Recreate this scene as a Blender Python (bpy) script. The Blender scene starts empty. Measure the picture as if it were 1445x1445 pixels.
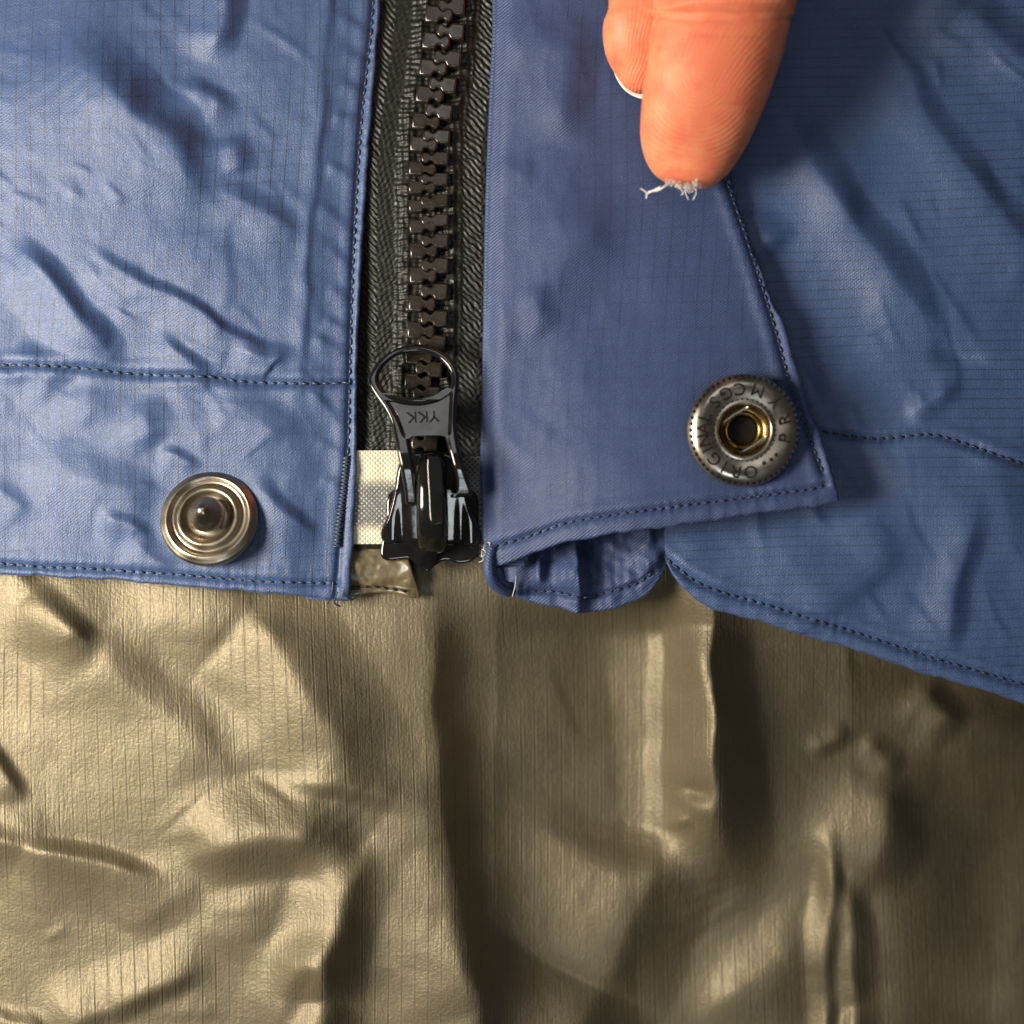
import bpy, bmesh, math, random
import numpy as np
from mathutils import Vector, Matrix, Euler

# ----------------------------------------------------------------------------
# units: the jacket is laid out in tenths of a millimetre (x right, y down over
# the cloth, z towards the viewer) and turned into metres by S
S = 1e-4
C0 = 722.5
D = 2200.0                      # camera height above the cloth, tenths of mm
random.seed(4)
rng = np.random.default_rng(7)
scn = bpy.context.scene
col = scn.collection

def W(x, y, z=0.0):
    return Vector(((x - C0) * S, -(y - C0) * S, z * S))

def up(x, y, z):
    """point of the picture plane lifted to height z along the line of sight"""
    k = (D - z) / D
    return C0 + (x - C0) * k, C0 + (y - C0) * k

# ------------------------------------------------------------------ camera
cam = bpy.data.cameras.new('camera')
cam.sensor_width = 36.0
cam.lens = 36.0 * D / 1445.0
cam.clip_start = 0.005
cam.clip_end = 20.0
cam_ob = bpy.data.objects.new('camera', cam)
cam_ob.location = W(C0, C0, D)
col.objects.link(cam_ob)
scn.camera = cam_ob
cam.dof.use_dof = True
cam.dof.focus_distance = (D - 40) * S
cam.dof.aperture_fstop = 9.0

# ------------------------------------------------------------------ world
world = bpy.data.worlds.new('World')
scn.world = world
world.use_nodes = True
bg = world.node_tree.nodes['Background']
bg.inputs['Color'].default_value = (0.95, 0.93, 0.9, 1)
bg.inputs['Strength'].default_value = 0.05

# ------------------------------------------------------------------ lamps of the room
def area(name, loc, target, sx, sy, power, color):
    l = bpy.data.lights.new(name, 'AREA')
    l.shape = 'RECTANGLE'; l.size = sx; l.size_y = sy
    l.energy = power; l.color = color
    o = bpy.data.objects.new(name, l)
    o.location = loc
    d = Vector(target) - Vector(loc)
    o.rotation_euler = d.to_track_quat('-Z', 'Y').to_euler()
    col.objects.link(o)
    return o

area('table_lamp', (-0.188, 0.0, 0.160), (0.0, 0.0, 0.0), 0.09, 0.10, 1.30, (1.0, 0.93, 0.81))
area('ceiling_lamp', (0.02, 0.37, 0.75), (0.0, 0.0, 0.0), 0.36, 0.25, 0.55, (0.92, 0.96, 1.0))
area('window_lamp', (0.0, -0.36, 0.60), (0.0, 0.0, 0.0), 0.19, 0.13, 0.62, (0.80, 0.91, 1.0))
scn.cycles.adaptive_threshold = 0.03
scn.cycles.max_bounces = 5
scn.cycles.diffuse_bounces = 2
scn.cycles.glossy_bounces = 3

scn.view_settings.view_transform = 'Standard'
scn.view_settings.look = 'None'
scn.view_settings.exposure = 0.0
scn.view_settings.gamma = 1.0

# ============================================================================
# numeric helpers
# ============================================================================
def smooth(a, b, x):
    t = np.clip((x - a) / (b - a), 0, 1)
    return t * t * (3 - 2 * t)

_perm = rng.permutation(512)
_ang = rng.random(512) * 2 * math.pi
def gnoise(x, y, seed=0):
    x = np.asarray(x, float) + seed * 17.31; y = np.asarray(y, float) + seed * 9.77
    xi = np.floor(x).astype(int); yi = np.floor(y).astype(int)
    xf = x - xi; yf = y - yi
    u = xf * xf * xf * (xf * (xf * 6 - 15) + 10); v = yf * yf * yf * (yf * (yf * 6 - 15) + 10)
    def g(ix, iy, fx, fy):
        a = _ang[(_perm[(ix + seed * 31) & 511] + iy) & 511]
        return np.cos(a) * fx + np.sin(a) * fy
    n00 = g(xi, yi, xf, yf); n10 = g(xi + 1, yi, xf - 1, yf)
    n01 = g(xi, yi + 1, xf, yf - 1); n11 = g(xi + 1, yi + 1, xf - 1, yf - 1)
    return 1.5 * ((n00 * (1 - u) + n10 * u) * (1 - v) + (n01 * (1 - u) + n11 * u) * v)

def ridged(x, y, seed):
    return 1.0 - np.abs(gnoise(x, y, seed)) * 2.0

def catmull(pts, n=8):
    P = [np.array(p, float) for p in pts]
    if len(P) < 3:
        a, b = P[0], P[-1]
        return np.array([a + (b - a) * t for t in np.linspace(0, 1, n)])
    P = [2 * P[0] - P[1]] + P + [2 * P[-1] - P[-2]]
    out = []
    for i in range(1, len(P) - 2):
        p0, p1, p2, p3 = P[i - 1:i + 3]
        for t in np.linspace(0, 1, n, endpoint=False):
            out.append(0.5 * (2 * p1 + (p2 - p0) * t + (2 * p0 - 5 * p1 + 4 * p2 - p3) * t * t
                              + (-p0 + 3 * p1 - 3 * p2 + p3) * t ** 3))
    out.append(P[-2])
    return np.array(out)

def polydist(X, Y, pts, n=5):
    """signed distance to a smooth curve (positive on the side away from the lamp) and place along it"""
    P = catmull(pts, n)
    seg = P[1:] - P[:-1]
    L = np.hypot(seg[:, 0], seg[:, 1]) + 1e-9
    cum = np.concatenate([[0], np.cumsum(L)])
    tot = P[-1] - P[0]
    sgn = 1.0 if (tot[1] * 1.0 - tot[0] * 0.2) >= 0 else -1.0
    best = np.full(X.shape, 1e18); sd = np.zeros(X.shape); tt = np.zeros(X.shape)
    for i in range(len(seg)):
        dx = X - P[i, 0]; dy = Y - P[i, 1]
        t = np.clip((dx * seg[i, 0] + dy * seg[i, 1]) / (L[i] ** 2), 0, 1)
        ex = dx - t * seg[i, 0]; ey = dy - t * seg[i, 1]
        d2 = ex * ex + ey * ey
        m = d2 < best
        cr = (seg[i, 1] * dx - seg[i, 0] * dy) / L[i]
        best = np.where(m, d2, best)
        sd = np.where(m, np.where(cr >= 0, 1.0, -1.0) * np.sqrt(d2) * sgn, sd)
        tt = np.where(m, (cum[i] + t * L[i]) / cum[-1], tt)
    return sd, tt

def stroke(H, X, Y, pts, w, amp, back=3.0, taper=(0.0, 0.0), flip=False):
    """a fold whose steep side (width w) lies along the curve; the gentle side is back*w wide"""
    P = np.array(pts, float)
    R = 3.2 * w * max(back, 1)
    m = (X > P[:, 0].min() - R) & (X < P[:, 0].max() + R) & (Y > P[:, 1].min() - R) & (Y < P[:, 1].max() + R)
    if not m.any():
        return
    a, b_, y_, z_ = P[0], P[1], P[-2], P[-1]
    e0 = a + (a - b_) / (np.hypot(*(a - b_)) + 1e-9) * 4 * w; e1 = z_ + (z_ - y_) / (np.hypot(*(z_ - y_)) + 1e-9) * 4 * w
    Q = [tuple(e0)] + [tuple(q) for q in P] + [tuple(e1)]
    s, t = polydist(X[m], Y[m], Q)
    Lq = np.sum(np.hypot(*(np.diff(catmull(Q, 5), axis=0)).T)); f = 4 * w / Lq
    t = (t - f) / (1 - 2 * f)
    if flip:
        s = -s
    s = s + 0.7 * w
    wd = np.where(s > 0, w, w * back)
    g = np.exp(-(s / wd) ** 2)
    e = 0.22 * wd
    tent = np.maximum(0, 1 - (np.sqrt(s * s + e * e) - e) / (1.55 * wd)) ** 1.25
    p = 0.35 * g + 0.65 * tent
    over = np.maximum(np.maximum(-t, t - 1), 0) * (Lq - 8 * w)
    tc = np.clip(t, 0, 1)
    env = smooth(0, 0.34, tc) * smooth(1, 0.66, tc)
    a0 = taper[0] * (1 - smooth(0, 0.5, tc)); a1 = taper[1] * smooth(0.5, 1, tc)
    env = np.maximum(env, a0 + a1) * np.exp(-(over / (1.6 * w)) ** 2)
    env = env * (1 + 0.3 * gnoise(X[m] * 0.006, Y[m] * 0.006, 7))
    H[m] += 0.95 * amp * p * env

def drop(H, X, Y, pts, w, amp, recover, env_y=None):
    """the cloth falls away sharply on the far side of the curve and comes back slowly"""
    s, t = polydist(X, Y, pts)
    sp = np.maximum(s, 0)
    p = (1 - np.exp(-(sp / w) ** 1.4)) * np.exp(-sp / recover)
    if env_y is not None: p = p * smooth(env_y[0], env_y[1], Y)
    H -= amp * p

def creases(H, X, Y, n, x0, x1, y0, y1, a0, a1, seed, amp=2.0, length=(40, 130), w=(4, 8)):
    """scattered small straight creases of crisp cloth"""
    r = np.random.default_rng(seed)
    for _ in range(n):
        cx, cy = r.uniform(x0, x1), r.uniform(y0, y1)
        a = math.radians(r.uniform(a0, a1)); L = r.uniform(*length) / 2; b_ = r.uniform(-.12, .12) * L
        c, q = math.cos(a), math.sin(a)
        stroke(H, X, Y, [(cx - c * L, cy - q * L), (cx - q * b_, cy + c * b_), (cx + c * L, cy + q * L)], r.uniform(*w), amp * r.uniform(.4, 1.2), back=r.uniform(1.5, 4))

class Folds:
    """the big folds of one panel, drawn once on a raster, softened like cloth and read back anywhere"""
    def __init__(self, x0, x1, y0, y1, draw, step=2.2, soft=1):
        xs = np.arange(x0, x1, step); ys = np.arange(y0, y1, step)
        self.x0, self.y0, self.step = x0, y0, step
        X, Y = np.meshgrid(xs, ys)
        H = np.zeros(X.shape)
        draw(H, X, Y)
        for _ in range(soft):
            P = np.pad(H, 1, mode='edge')
            H = (P[:-2, 1:-1] + P[2:, 1:-1] + 2 * P[1:-1, 1:-1]) / 4
            P = np.pad(H, 1, mode='edge')
            H = (P[1:-1, :-2] + P[1:-1, 2:] + 2 * P[1:-1, 1:-1]) / 4
        self.H = H
    def __call__(self, X, Y):
        h, w = self.H.shape
        fx = np.clip((X - self.x0) / self.step, 0, w - 1.001); fy = np.clip((Y - self.y0) / self.step, 0, h - 1.001)
        ix = fx.astype(int); iy = fy.astype(int); fx = fx - ix; fy = fy - iy
        H = self.H
        return (H[iy, ix] * (1 - fx) + H[iy, ix + 1] * fx) * (1 - fy) + (H[iy + 1, ix] * (1 - fx) + H[iy + 1, ix + 1] * fx) * fy

def bump(H, X, Y, cx, cy, rx, ry, amp, rot=0.0):
    c, s = math.cos(rot), math.sin(rot)
    u = ((X - cx) * c + (Y - cy) * s) / rx; v = (-(X - cx) * s + (Y - cy) * c) / ry
    H += amp * np.exp(-(u * u + v * v))

# ============================================================================
# mesh helpers
# ============================================================================
def mesh_from(name, V, F, uv=None, smooth_shade=True):
    """V (n,3) in scene units, F list/array of quads or tris"""
    me = bpy.data.meshes.new(name)
    V = np.asarray(V, np.float32)
    if isinstance(F, np.ndarray):
        n, k = F.shape
        me.vertices.add(len(V)); me.vertices.foreach_set('co', V.ravel())
        me.loops.add(n * k); me.loops.foreach_set('vertex_index', F.astype(np.int32).ravel())
        me.polygons.add(n)
        me.polygons.foreach_set('loop_start', np.arange(0, n * k, k, dtype=np.int32))
        me.update(calc_edges=True)
        me.validate()
    else:
        me.from_pydata([tuple(v) for v in V], [], F)
        me.update()
    if uv is not None:
        l = me.uv_layers.new(name='UVMap')
        idx = np.empty(len(me.loops), np.int32); me.loops.foreach_get('vertex_index', idx)
        l.data.foreach_set('uv', np.asarray(uv, np.float32)[idx].ravel())
    if smooth_shade:
        me.polygons.foreach_set('use_smooth', np.ones(len(me.polygons), bool))
    return me

def obj(name, me, mat=None, parent=None, label=None, kind=None):
    o = bpy.data.objects.new(name, me)
    col.objects.link(o)
    if parent is not None:
        o.parent = parent
    if mat is not None and me is not None and not me.materials:
        me.materials.append(mat)
    if label: o['label'] = label
    if kind: o['kind'] = kind
    return o

def pxV(X, Y, Z):
    return np.stack([(np.ravel(X) - C0) * S, -(np.ravel(Y) - C0) * S, np.ravel(Z) * S], 1)

def grid_faces(nr, nc):
    i = np.arange(nr - 1)[:, None] * nc + np.arange(nc - 1)[None, :]
    # image y runs down, so this winding faces the viewer
    return np.stack([i, i + nc, i + nc + 1, i + 1], -1).reshape(-1, 4)

def axis(lo, hi, f0, f1, step, coarse=40.0):
    """coordinates from lo to hi: fine between f0 and f1, coarse outside"""
    a = []
    if lo < f0:
        n = max(2, int((f0 - lo) / coarse)); a.append(np.linspace(lo, f0, n, endpoint=False))
    n = max(2, int((min(f1, hi) - max(f0, lo)) / step))
    a.append(np.linspace(max(f0, lo), min(f1, hi), n, endpoint=not hi > f1))
    if hi > f1:
        n = max(2, int((hi - f1) / coarse)); a.append(np.linspace(f1, hi, n))
    return np.concatenate(a)

def curvefun(pts, horizontal=True):
    P = catmull(pts, 10)
    if horizontal:                      # y as a function of x
        o = np.argsort(P[:, 0]); return lambda x: np.interp(x, P[o, 0], P[o, 1])
    o = np.argsort(P[:, 1]); return lambda y: np.interp(y, P[o, 1], P[o, 0])

def wavy(f, amp, seed):
    return lambda v: f(v) + amp * gnoise(np.asarray(v, float) * 0.028, np.asarray(v, float) * 0 + .5, seed) + 0.45 * amp * gnoise(np.asarray(v, float) * 0.085, np.asarray(v, float) * 0 + .5, seed + 1)

def sheet(name, xs, ys, Lf, Rf, Tf, Bf, zfun, rim='', r=5.0, tuck=45.0):
    """a cloth panel between four edge curves; edges named in rim are rolled under"""
    u = (xs - xs[0]) / (xs[-1] - xs[0]); v = (ys - ys[0]) / (ys[-1] - ys[0])
    U, Vv = np.meshgrid(u, v)
    X, Y = np.meshgrid(xs, ys)
    for _ in range(8):
        L = Lf(Y); X = L + U * (Rf(Y) - L)
        T = Tf(X); Y = T + Vv * (Bf(X) - T)
    Z = zfun(X, Y)
    UX, UY = X.copy(), Y.copy()
    k = np.linspace(0, math.pi, 9)[1:]
    off = np.concatenate([r * np.sin(k), -np.linspace(6, tuck, 4)])
    dz = np.concatenate([-r * (1 - np.cos(k)), np.full(4, -2 * r)])
    nE = len(off)
    def pad(A, side):
        if side == 'r': return np.concatenate([A] + [A[:, -1:]] * nE, 1)
        if side == 'l': return np.concatenate([A[:, :1]] * nE + [A], 1)
        if side == 'b': return np.concatenate([A] + [A[-1:]] * nE, 0)
    OX = np.zeros_like(X); OY = np.zeros_like(X); OZ = np.zeros_like(X)
    for side in rim:
        X, Y, Z, UX, UY, OX, OY, OZ = [pad(A, side) for A in (X, Y, Z, UX, UY, OX, OY, OZ)]
        if side == 'r':
            OX[:, -nE:] += off[None, :]; OZ[:, -nE:] = np.minimum(OZ[:, -nE:], dz[None, :]); UX[:, -nE:] += off[None, :]
        if side == 'l':
            OX[:, :nE] -= off[::-1][None, :]; OZ[:, :nE] = np.minimum(OZ[:, :nE], dz[::-1][None, :])
        if side == 'b':
            OX[-nE:] *= np.concatenate([np.maximum(np.cos(k), 0), np.zeros(4)])[:, None]
            OY[-nE:] += off[:, None]; OZ[-nE:] = np.minimum(OZ[-nE:], dz[:, None]); UY[-nE:] += off[:, None]
    X = X + OX; Y = Y + OY; Z = Z + OZ
    if 'b' in rim:                       # keep the turned-under hem inside the side edges
        t = slice(-4, None)
        if 'r' in rim: X[t] = np.minimum(X[t], Rf(Y[t]) - 2)
        if 'l' in rim: X[t] = np.maximum(X[t], Lf(Y[t]) + 2)
    uv = np.stack([UX.ravel() / 1000, UY.ravel() / 1000], 1)
    X, Y = up(X, Y, Z)
    return mesh_from(name, pxV(X, Y, Z), grid_faces(*X.shape), uv)

def lathe(profile, seg=72, closed=False):
    V = []; F = []
    n = len(profile)
    for j in range(seg):
        a = 2 * math.pi * j / seg
        for (r_, z_) in profile:
            V.append((r_ * math.cos(a) * S, r_ * math.sin(a) * S, z_ * S))
    for j in range(seg):
        k = (j + 1) % seg
        for i in range(n - 1):
            F.append((j * n + i, k * n + i, k * n + i + 1, j * n + i + 1)[::-1])
    return np.array(V), np.array(F)

def round_profile(pts, n=6):
    return [tuple(p) for p in catmull(pts, n)]

def tube(path, rad, sides=8, cap=True):
    """tube through points (px units, list of (x,y,z)), rad scalar or list"""
    P = [Vector(p) for p in path]
    n = len(P)
    R = rad if hasattr(rad, '__len__') else [rad] * n
    V = []; F = []
    prev = None
    for i, p in enumerate(P):
        t = (P[min(i + 1, n - 1)] - P[max(i - 1, 0)]).normalized()
        ref = Vector((0, 0, 1)) if abs(t.z) < 0.9 else Vector((1, 0, 0))
        a = t.cross(ref).normalized(); b = a.cross(t).normalized()
        for k in range(sides):
            th = 2 * math.pi * k / sides
            q = p + (a * math.cos(th) + b * math.sin(th)) * R[i]
            V.append((q.x, q.y, q.z))
    for i in range(n - 1):
        for k in range(sides):
            l = (k + 1) % sides
            F.append((i * sides + k, i * sides + l, (i + 1) * sides + l, (i + 1) * sides + k))
    if cap:
        F.append(tuple(range(sides)))
        F.append(tuple(range((n - 1) * sides, n * sides))[::-1])
    return V, F

class Bag:
    """collects shapes in px units into one mesh"""
    def __init__(self): self.V = []; self.F = []
    def add(self, V, F):
        o = len(self.V); self.V += [tuple(v) for v in V]; self.F += [tuple(i + o for i in f) for f in F]
    def tube(self, path, rad, sides=8): self.add(*tube(path, rad, sides))
    def mesh(self, name, smooth_shade=True, placed=False):
        A = np.array(self.V, float)
        if placed: A[:, 0], A[:, 1] = up(A[:, 0], A[:, 1], A[:, 2])
        me = bpy.data.meshes.new(name)
        me.from_pydata([tuple(v) for v in pxV(A[:, 0], A[:, 1], A[:, 2])], [], self.F)
        bm = bmesh.new(); bm.from_mesh(me); bmesh.ops.recalc_face_normals(bm, faces=bm.faces); bm.to_mesh(me); bm.free()
        if smooth_shade: me.polygons.foreach_set('use_smooth', np.ones(len(me.polygons), bool))
        me.update()
        return me

def eval_mesh(o, name):
    bpy.context.view_layer.update()
    dg = bpy.context.evaluated_depsgraph_get()
    me = bpy.data.meshes.new_from_object(o.evaluated_get(dg))
    me.name = name
    d = o.data
    bpy.data.objects.remove(o)
    return me

def plate(name, loops, zmid, half, bevel, res=2):
    """flat plate with holes: loops in px, first is the outline; bevelled edges"""
    cu = bpy.data.curves.new('outline', 'CURVE')
    cu.dimensions = '2D'; cu.fill_mode = 'BOTH'
    cu.extrude = max(half - bevel, 0.01) * S; cu.bevel_depth = bevel * S; cu.bevel_resolution = res
    for L in loops:
        sp = cu.splines.new('POLY'); sp.points.add(len(L) - 1); sp.use_cyclic_u = True
        for p, q in zip(sp.points, L):
            w = W(q[0], q[1]); p.co = (w.x, w.y, 0, 1)
    cu.offset = -bevel * S
    o = bpy.data.objects.new('tmp', cu); col.objects.link(o)
    me = eval_mesh(o, name)
    me.transform(Matrix.Translation((0, 0, zmid * S)))
    return me

def text_mesh(txt, size, depth):
    cu = bpy.data.curves.new('txt', 'FONT'); cu.body = txt; cu.size = size * S * 1.4; cu.extrude = depth * S
    cu.align_x = 'CENTER'; cu.align_y = 'CENTER'; cu.offset = 0.0
    o = bpy.data.objects.new('tmp', cu); col.objects.link(o)
    return eval_mesh(o, 'lettering')

def join_meshes(name, items):
    bm = bmesh.new()
    for me, M in items:
        t = me.copy(); t.transform(M); bm.from_mesh(t); bpy.data.meshes.remove(t)
    out = bpy.data.meshes.new(name); bm.to_mesh(out); bm.free()
    return out

def closed(pts, n=6):
    P = list(pts); P = [P[-1]] + P + [P[0], P[1]]
    out = []
    P = [np.array(p, float) for p in P]
    for i in range(1, len(P) - 2):
        p0, p1, p2, p3 = P[i - 1:i + 3]
        for t in np.linspace(0, 1, n, endpoint=False):
            out.append(0.5 * (2 * p1 + (p2 - p0) * t + (2 * p0 - 5 * p1 + 4 * p2 - p3) * t * t + (-p0 + 3 * p1 - 3 * p2 + p3) * t ** 3))
    return [tuple(p) for p in out]

# ============================================================================
# materials
# ============================================================================
class NT:
    def __init__(self, name):
        self.m = bpy.data.materials.new(name); self.m.use_nodes = True
        self.t = self.m.node_tree; self.n = self.t.nodes; self.b = self.n['Principled BSDF']
    def link(self, a, b): self.t.links.new(a, b)
    def node(self, typ, **kw):
        x = self.n.new(typ)
        for k, v in kw.items(): setattr(x, k, v)
        return x
    def val(self, sock, v):
        if hasattr(v, 'node'): self.link(v, sock)
        else: sock.default_value = v
    def math(self, op, a, b=None, c=None, clamp=False):
        x = self.node('ShaderNodeMath', operation=op, use_clamp=clamp)
        self.val(x.inputs[0], a)
        if b is not None: self.val(x.inputs[1], b)
        if c is not None: self.val(x.inputs[2], c)
        return x.outputs[0]
    def noise(self, vec, scale, detail=2, rough=0.5, dist=0.0):
        x = self.node('ShaderNodeTexNoise'); self.link(vec, x.inputs['Vector'])
        x.inputs['Scale'].default_value = scale; x.inputs['Detail'].default_value = detail
        x.inputs['Roughness'].default_value = rough; x.inputs['Distortion'].default_value = dist
        return x.outputs['Fac']
    def uv(self): return self.node('ShaderNodeTexCoord').outputs['UV']
    def objc(self): return self.node('ShaderNodeTexCoord').outputs['Object']
    def sep(self, v):
        x = self.node('ShaderNodeSeparateXYZ'); self.link(v, x.inputs[0]); return x.outputs[0], x.outputs[1], x.outputs[2]
    def comb(self, x, y, z=0.0):
        c = self.node('ShaderNodeCombineXYZ'); self.val(c.inputs[0], x); self.val(c.inputs[1], y); self.val(c.inputs[2], z); return c.outputs[0]
    def maprange(self, v, a, b, c=0.0, d=1.0, smooth_=True):
        x = self.node('ShaderNodeMapRange'); x.interpolation_type = 'SMOOTHSTEP' if smooth_ else 'LINEAR'
        self.val(x.inputs[0], v); x.inputs[1].default_value = a; x.inputs[2].default_value = b
        x.inputs[3].default_value = c; x.inputs[4].default_value = d; return x.outputs[0]
    def mix(self, f, a, b):
        x = self.node('ShaderNodeMix', data_type='RGBA')
        self.val(x.inputs[0], f); self.val(x.inputs[6], a); self.val(x.inputs[7], b); return x.outputs[2]
    def bump(self, h, strength, dist, normal=None):
        x = self.node('ShaderNodeBump'); self.link(h, x.inputs['Height'])
        x.inputs['Strength'].default_value = strength; x.inputs['Distance'].default_value = dist
        if normal is not None: self.link(normal, x.inputs['Normal'])
        return x.outputs[0]
    def set(self, **kw):
        for k, v in kw.items(): self.val(self.b.inputs[k.replace('_', ' ')], v)

def lines(N, coord, period, half, wob=None):
    """narrow lines every `period` units: 1 on the line"""
    c = N.math('DIVIDE', coord, period)
    if wob is not None: c = N.math('ADD', c, wob)
    f = N.math('ABSOLUTE', N.math('SUBTRACT', N.math('FRACT', c), 0.5))
    return N.maprange(f, half / period, 0.0, 0.0, 1.0)

def nylon(name, base, px, py, lx, ly, rough=0.42, twill=0.5, spec=0.5):
    """ripstop nylon: px,py thread-grid spacing; lx,ly how strongly each set shows"""
    N = NT(name)
    uv = N.uv()
    sc = N.node('ShaderNodeVectorMath', operation='SCALE'); N.link(uv, sc.inputs[0]); sc.inputs['Scale'].default_value = 1000.0
    p = sc.outputs[0]
    x, y, _ = N.sep(p)
    w1 = N.math('MULTIPLY', N.math('SINE', N.math('ADD', N.math('MULTIPLY', y, 0.013), N.math('MULTIPLY', x, 0.008))), 0.16)
    w2 = N.math('MULTIPLY', N.math('SINE', N.math('ADD', N.math('MULTIPLY', x, 0.012), N.math('MULTIPLY', y, 0.009))), 0.16)
    wx = N.math('ADD', N.math('MULTIPLY', y, 0.0016), w1)
    wy = N.math('ADD', N.math('MULTIPLY', x, 0.0020), w2)
    GX = N.math('MULTIPLY', lines(N, x, px, 1.6, wx), lx)
    GY = N.math('MULTIPLY', lines(N, y, py, 1.5, wy), ly)
    patch = N.maprange(N.noise(p, 0.006, 2), 0.35, 0.65, 0.35, 1.0)
    G = N.math('MULTIPLY', N.math('MAXIMUM', GX, GY), patch)
    # weave: two sets of threads crossing, fine twill ribs, slubs
    tw = N.math('SINE', N.math('MULTIPLY', N.math('ADD', N.math('MULTIPLY', x, 0.8), N.math('MULTIPLY', y, 1.0)), 2 * math.pi / 4.6))
    slubx = N.noise(N.comb(N.math('MULTIPLY', x, 0.45), N.math('MULTIPLY', y, 0.03)), 1.0, 2)
    grain = N.noise(p, 0.42, 2, 0.65)
    h = N.math('ADD', N.math('MULTIPLY', tw, 0.22 * twill), N.math('MULTIPLY', grain, 1.1))
    h = N.math('ADD', h, N.math('MULTIPLY', slubx, 0.5))
    nrm = N.bump(h, 0.6, 0.00012)
    cv = N.noise(p, 0.05, 2)
    b0 = (*[c * 0.88 for c in base], 1); b1 = (*[c * 1.12 for c in base], 1)
    colr = N.mix(cv, b0, b1)
    colr = N.mix(N.math('MULTIPLY', G, 0.95), colr, (*[c * 0.32 for c in base], 1))
    sp = N.maprange(grain, 0.58, 0.72, 0.0, 0.5)
    colr = N.mix(sp, colr, (*[min(1, c * 2.2 + 0.02) for c in base], 1))
    N.set(Base_Color=colr, Roughness=N.maprange(grain, 0.3, 0.7, rough - 0.06, rough + 0.08), Normal=nrm)
    N.b.inputs['Specular IOR Level'].default_value = spec
    N.b.inputs['Sheen Weight'].default_value = 0.12
    N.b.inputs['Sheen Roughness'].default_value = 0.4
    N.b.inputs['Sheen Tint'].default_value = (0.6, 0.7, 1.0, 1)
    return N.m

BLUE = (0.040, 0.070, 0.162)
M_left = nylon('blue_ripstop_nylon', BLUE, 20.0, 22.0, 1.0, 0.6, rough=0.47, twill=0.5, spec=0.6)
M_right = nylon('blue_ripstop_nylon_crosswise', BLUE, 20.0, 13.5, 0.15, 0.75, rough=0.46, twill=0.6, spec=0.55)
M_flap = nylon('blue_plain_nylon', (0.034, 0.054, 0.130), 22.0, 34.0, 0.65, 0.35, rough=0.50, twill=1.3, spec=0.45)

def coated(name):
    N = NT(name)
    uv = N.uv()
    sc = N.node('ShaderNodeVectorMath', operation='SCALE'); N.link(uv, sc.inputs[0]); sc.inputs['Scale'].default_value = 1000.0
    p = sc.outputs[0]
    x, y, _ = N.sep(p)
    w1 = N.math('ADD', N.math('MULTIPLY', y, -0.0010), N.math('MULTIPLY', N.math('SINE', N.math('ADD', N.math('MULTIPLY', y, 0.007), N.math('MULTIPLY', x, 0.005))), 0.22))
    w2 = N.math('MULTIPLY', N.math('SINE', N.math('ADD', N.math('MULTIPLY', x, 0.010), N.math('MULTIPLY', y, 0.006))), 0.2)
    GX = lines(N, x, 19.0, 1.3, w1)
    GXb = lines(N, N.math('ADD', x, 2.6), 19.0, 1.6, w1)
    GY = N.math('MULTIPLY', lines(N, y, 21.0, 1.3, w2), 0.12)
    patch = N.maprange(N.noise(p, 0.004, 2), 0.35, 0.7, 0.25, 1.0)
    G = N.math('MULTIPLY', N.math('MAXIMUM', GX, GY), patch)
    grain = N.noise(p, 0.22, 3, 0.6)
    streak = N.noise(N.comb(N.math('MULTIPLY', x, 0.30), N.math('MULTIPLY', y, 0.035)), 1.0, 2)
    h = N.math('ADD', N.math('MULTIPLY', grain, 1.5), N.math('MULTIPLY', streak, 1.0))
    h = N.math('SUBTRACT', h, N.math('MULTIPLY', G, 0.6))
    h = N.math('ADD', h, N.math('MULTIPLY', N.math('MULTIPLY', GXb, patch), 0.5))
    nrm = N.bump(h, 0.55, 0.00013)
    cv = N.noise(p, 0.02, 3)
    colr = N.mix(cv, (0.146, 0.116, 0.067, 1), (0.190, 0.155, 0.094, 1))
    colr = N.mix(N.math('MULTIPLY', G, 0.28), colr, (0.16, 0.115, 0.05, 1))
    N.set(Base_Color=colr, Roughness=N.maprange(grain, 0.3, 0.7, 0.47, 0.57), Normal=nrm)
    N.b.inputs['Metallic'].default_value = 0.5
    N.b.inputs['Specular IOR Level'].default_value = 0.5
    return N.m
M_tan = coated('tan_coated_ripstop')

def simple(name, base, rough=0.4, metal=0.0, spec=0.5, grain=0.0, gscale=2000.0, gdist=0.00005, vary=0.0, coat=0.0):
    N = NT(name)
    o = N.objc()
    f = N.noise(o, gscale, 3)
    c = N.mix(f, (*[v * (1 - vary) for v in base], 1), (*[min(1, v * (1 + vary)) for v in base], 1))
    N.set(Base_Color=c, Roughness=N.maprange(N.noise(o, gscale * 0.4, 3), 0.3, 0.7, max(0.02, rough * 0.75), rough * 1.3))
    if grain > 0: N.set(Normal=N.bump(f, grain, gdist))
    N.b.inputs['Metallic'].default_value = metal
    N.b.inputs['Specular IOR Level'].default_value = spec
    N.b.inputs['Coat Weight'].default_value = coat
    return N.m

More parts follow.
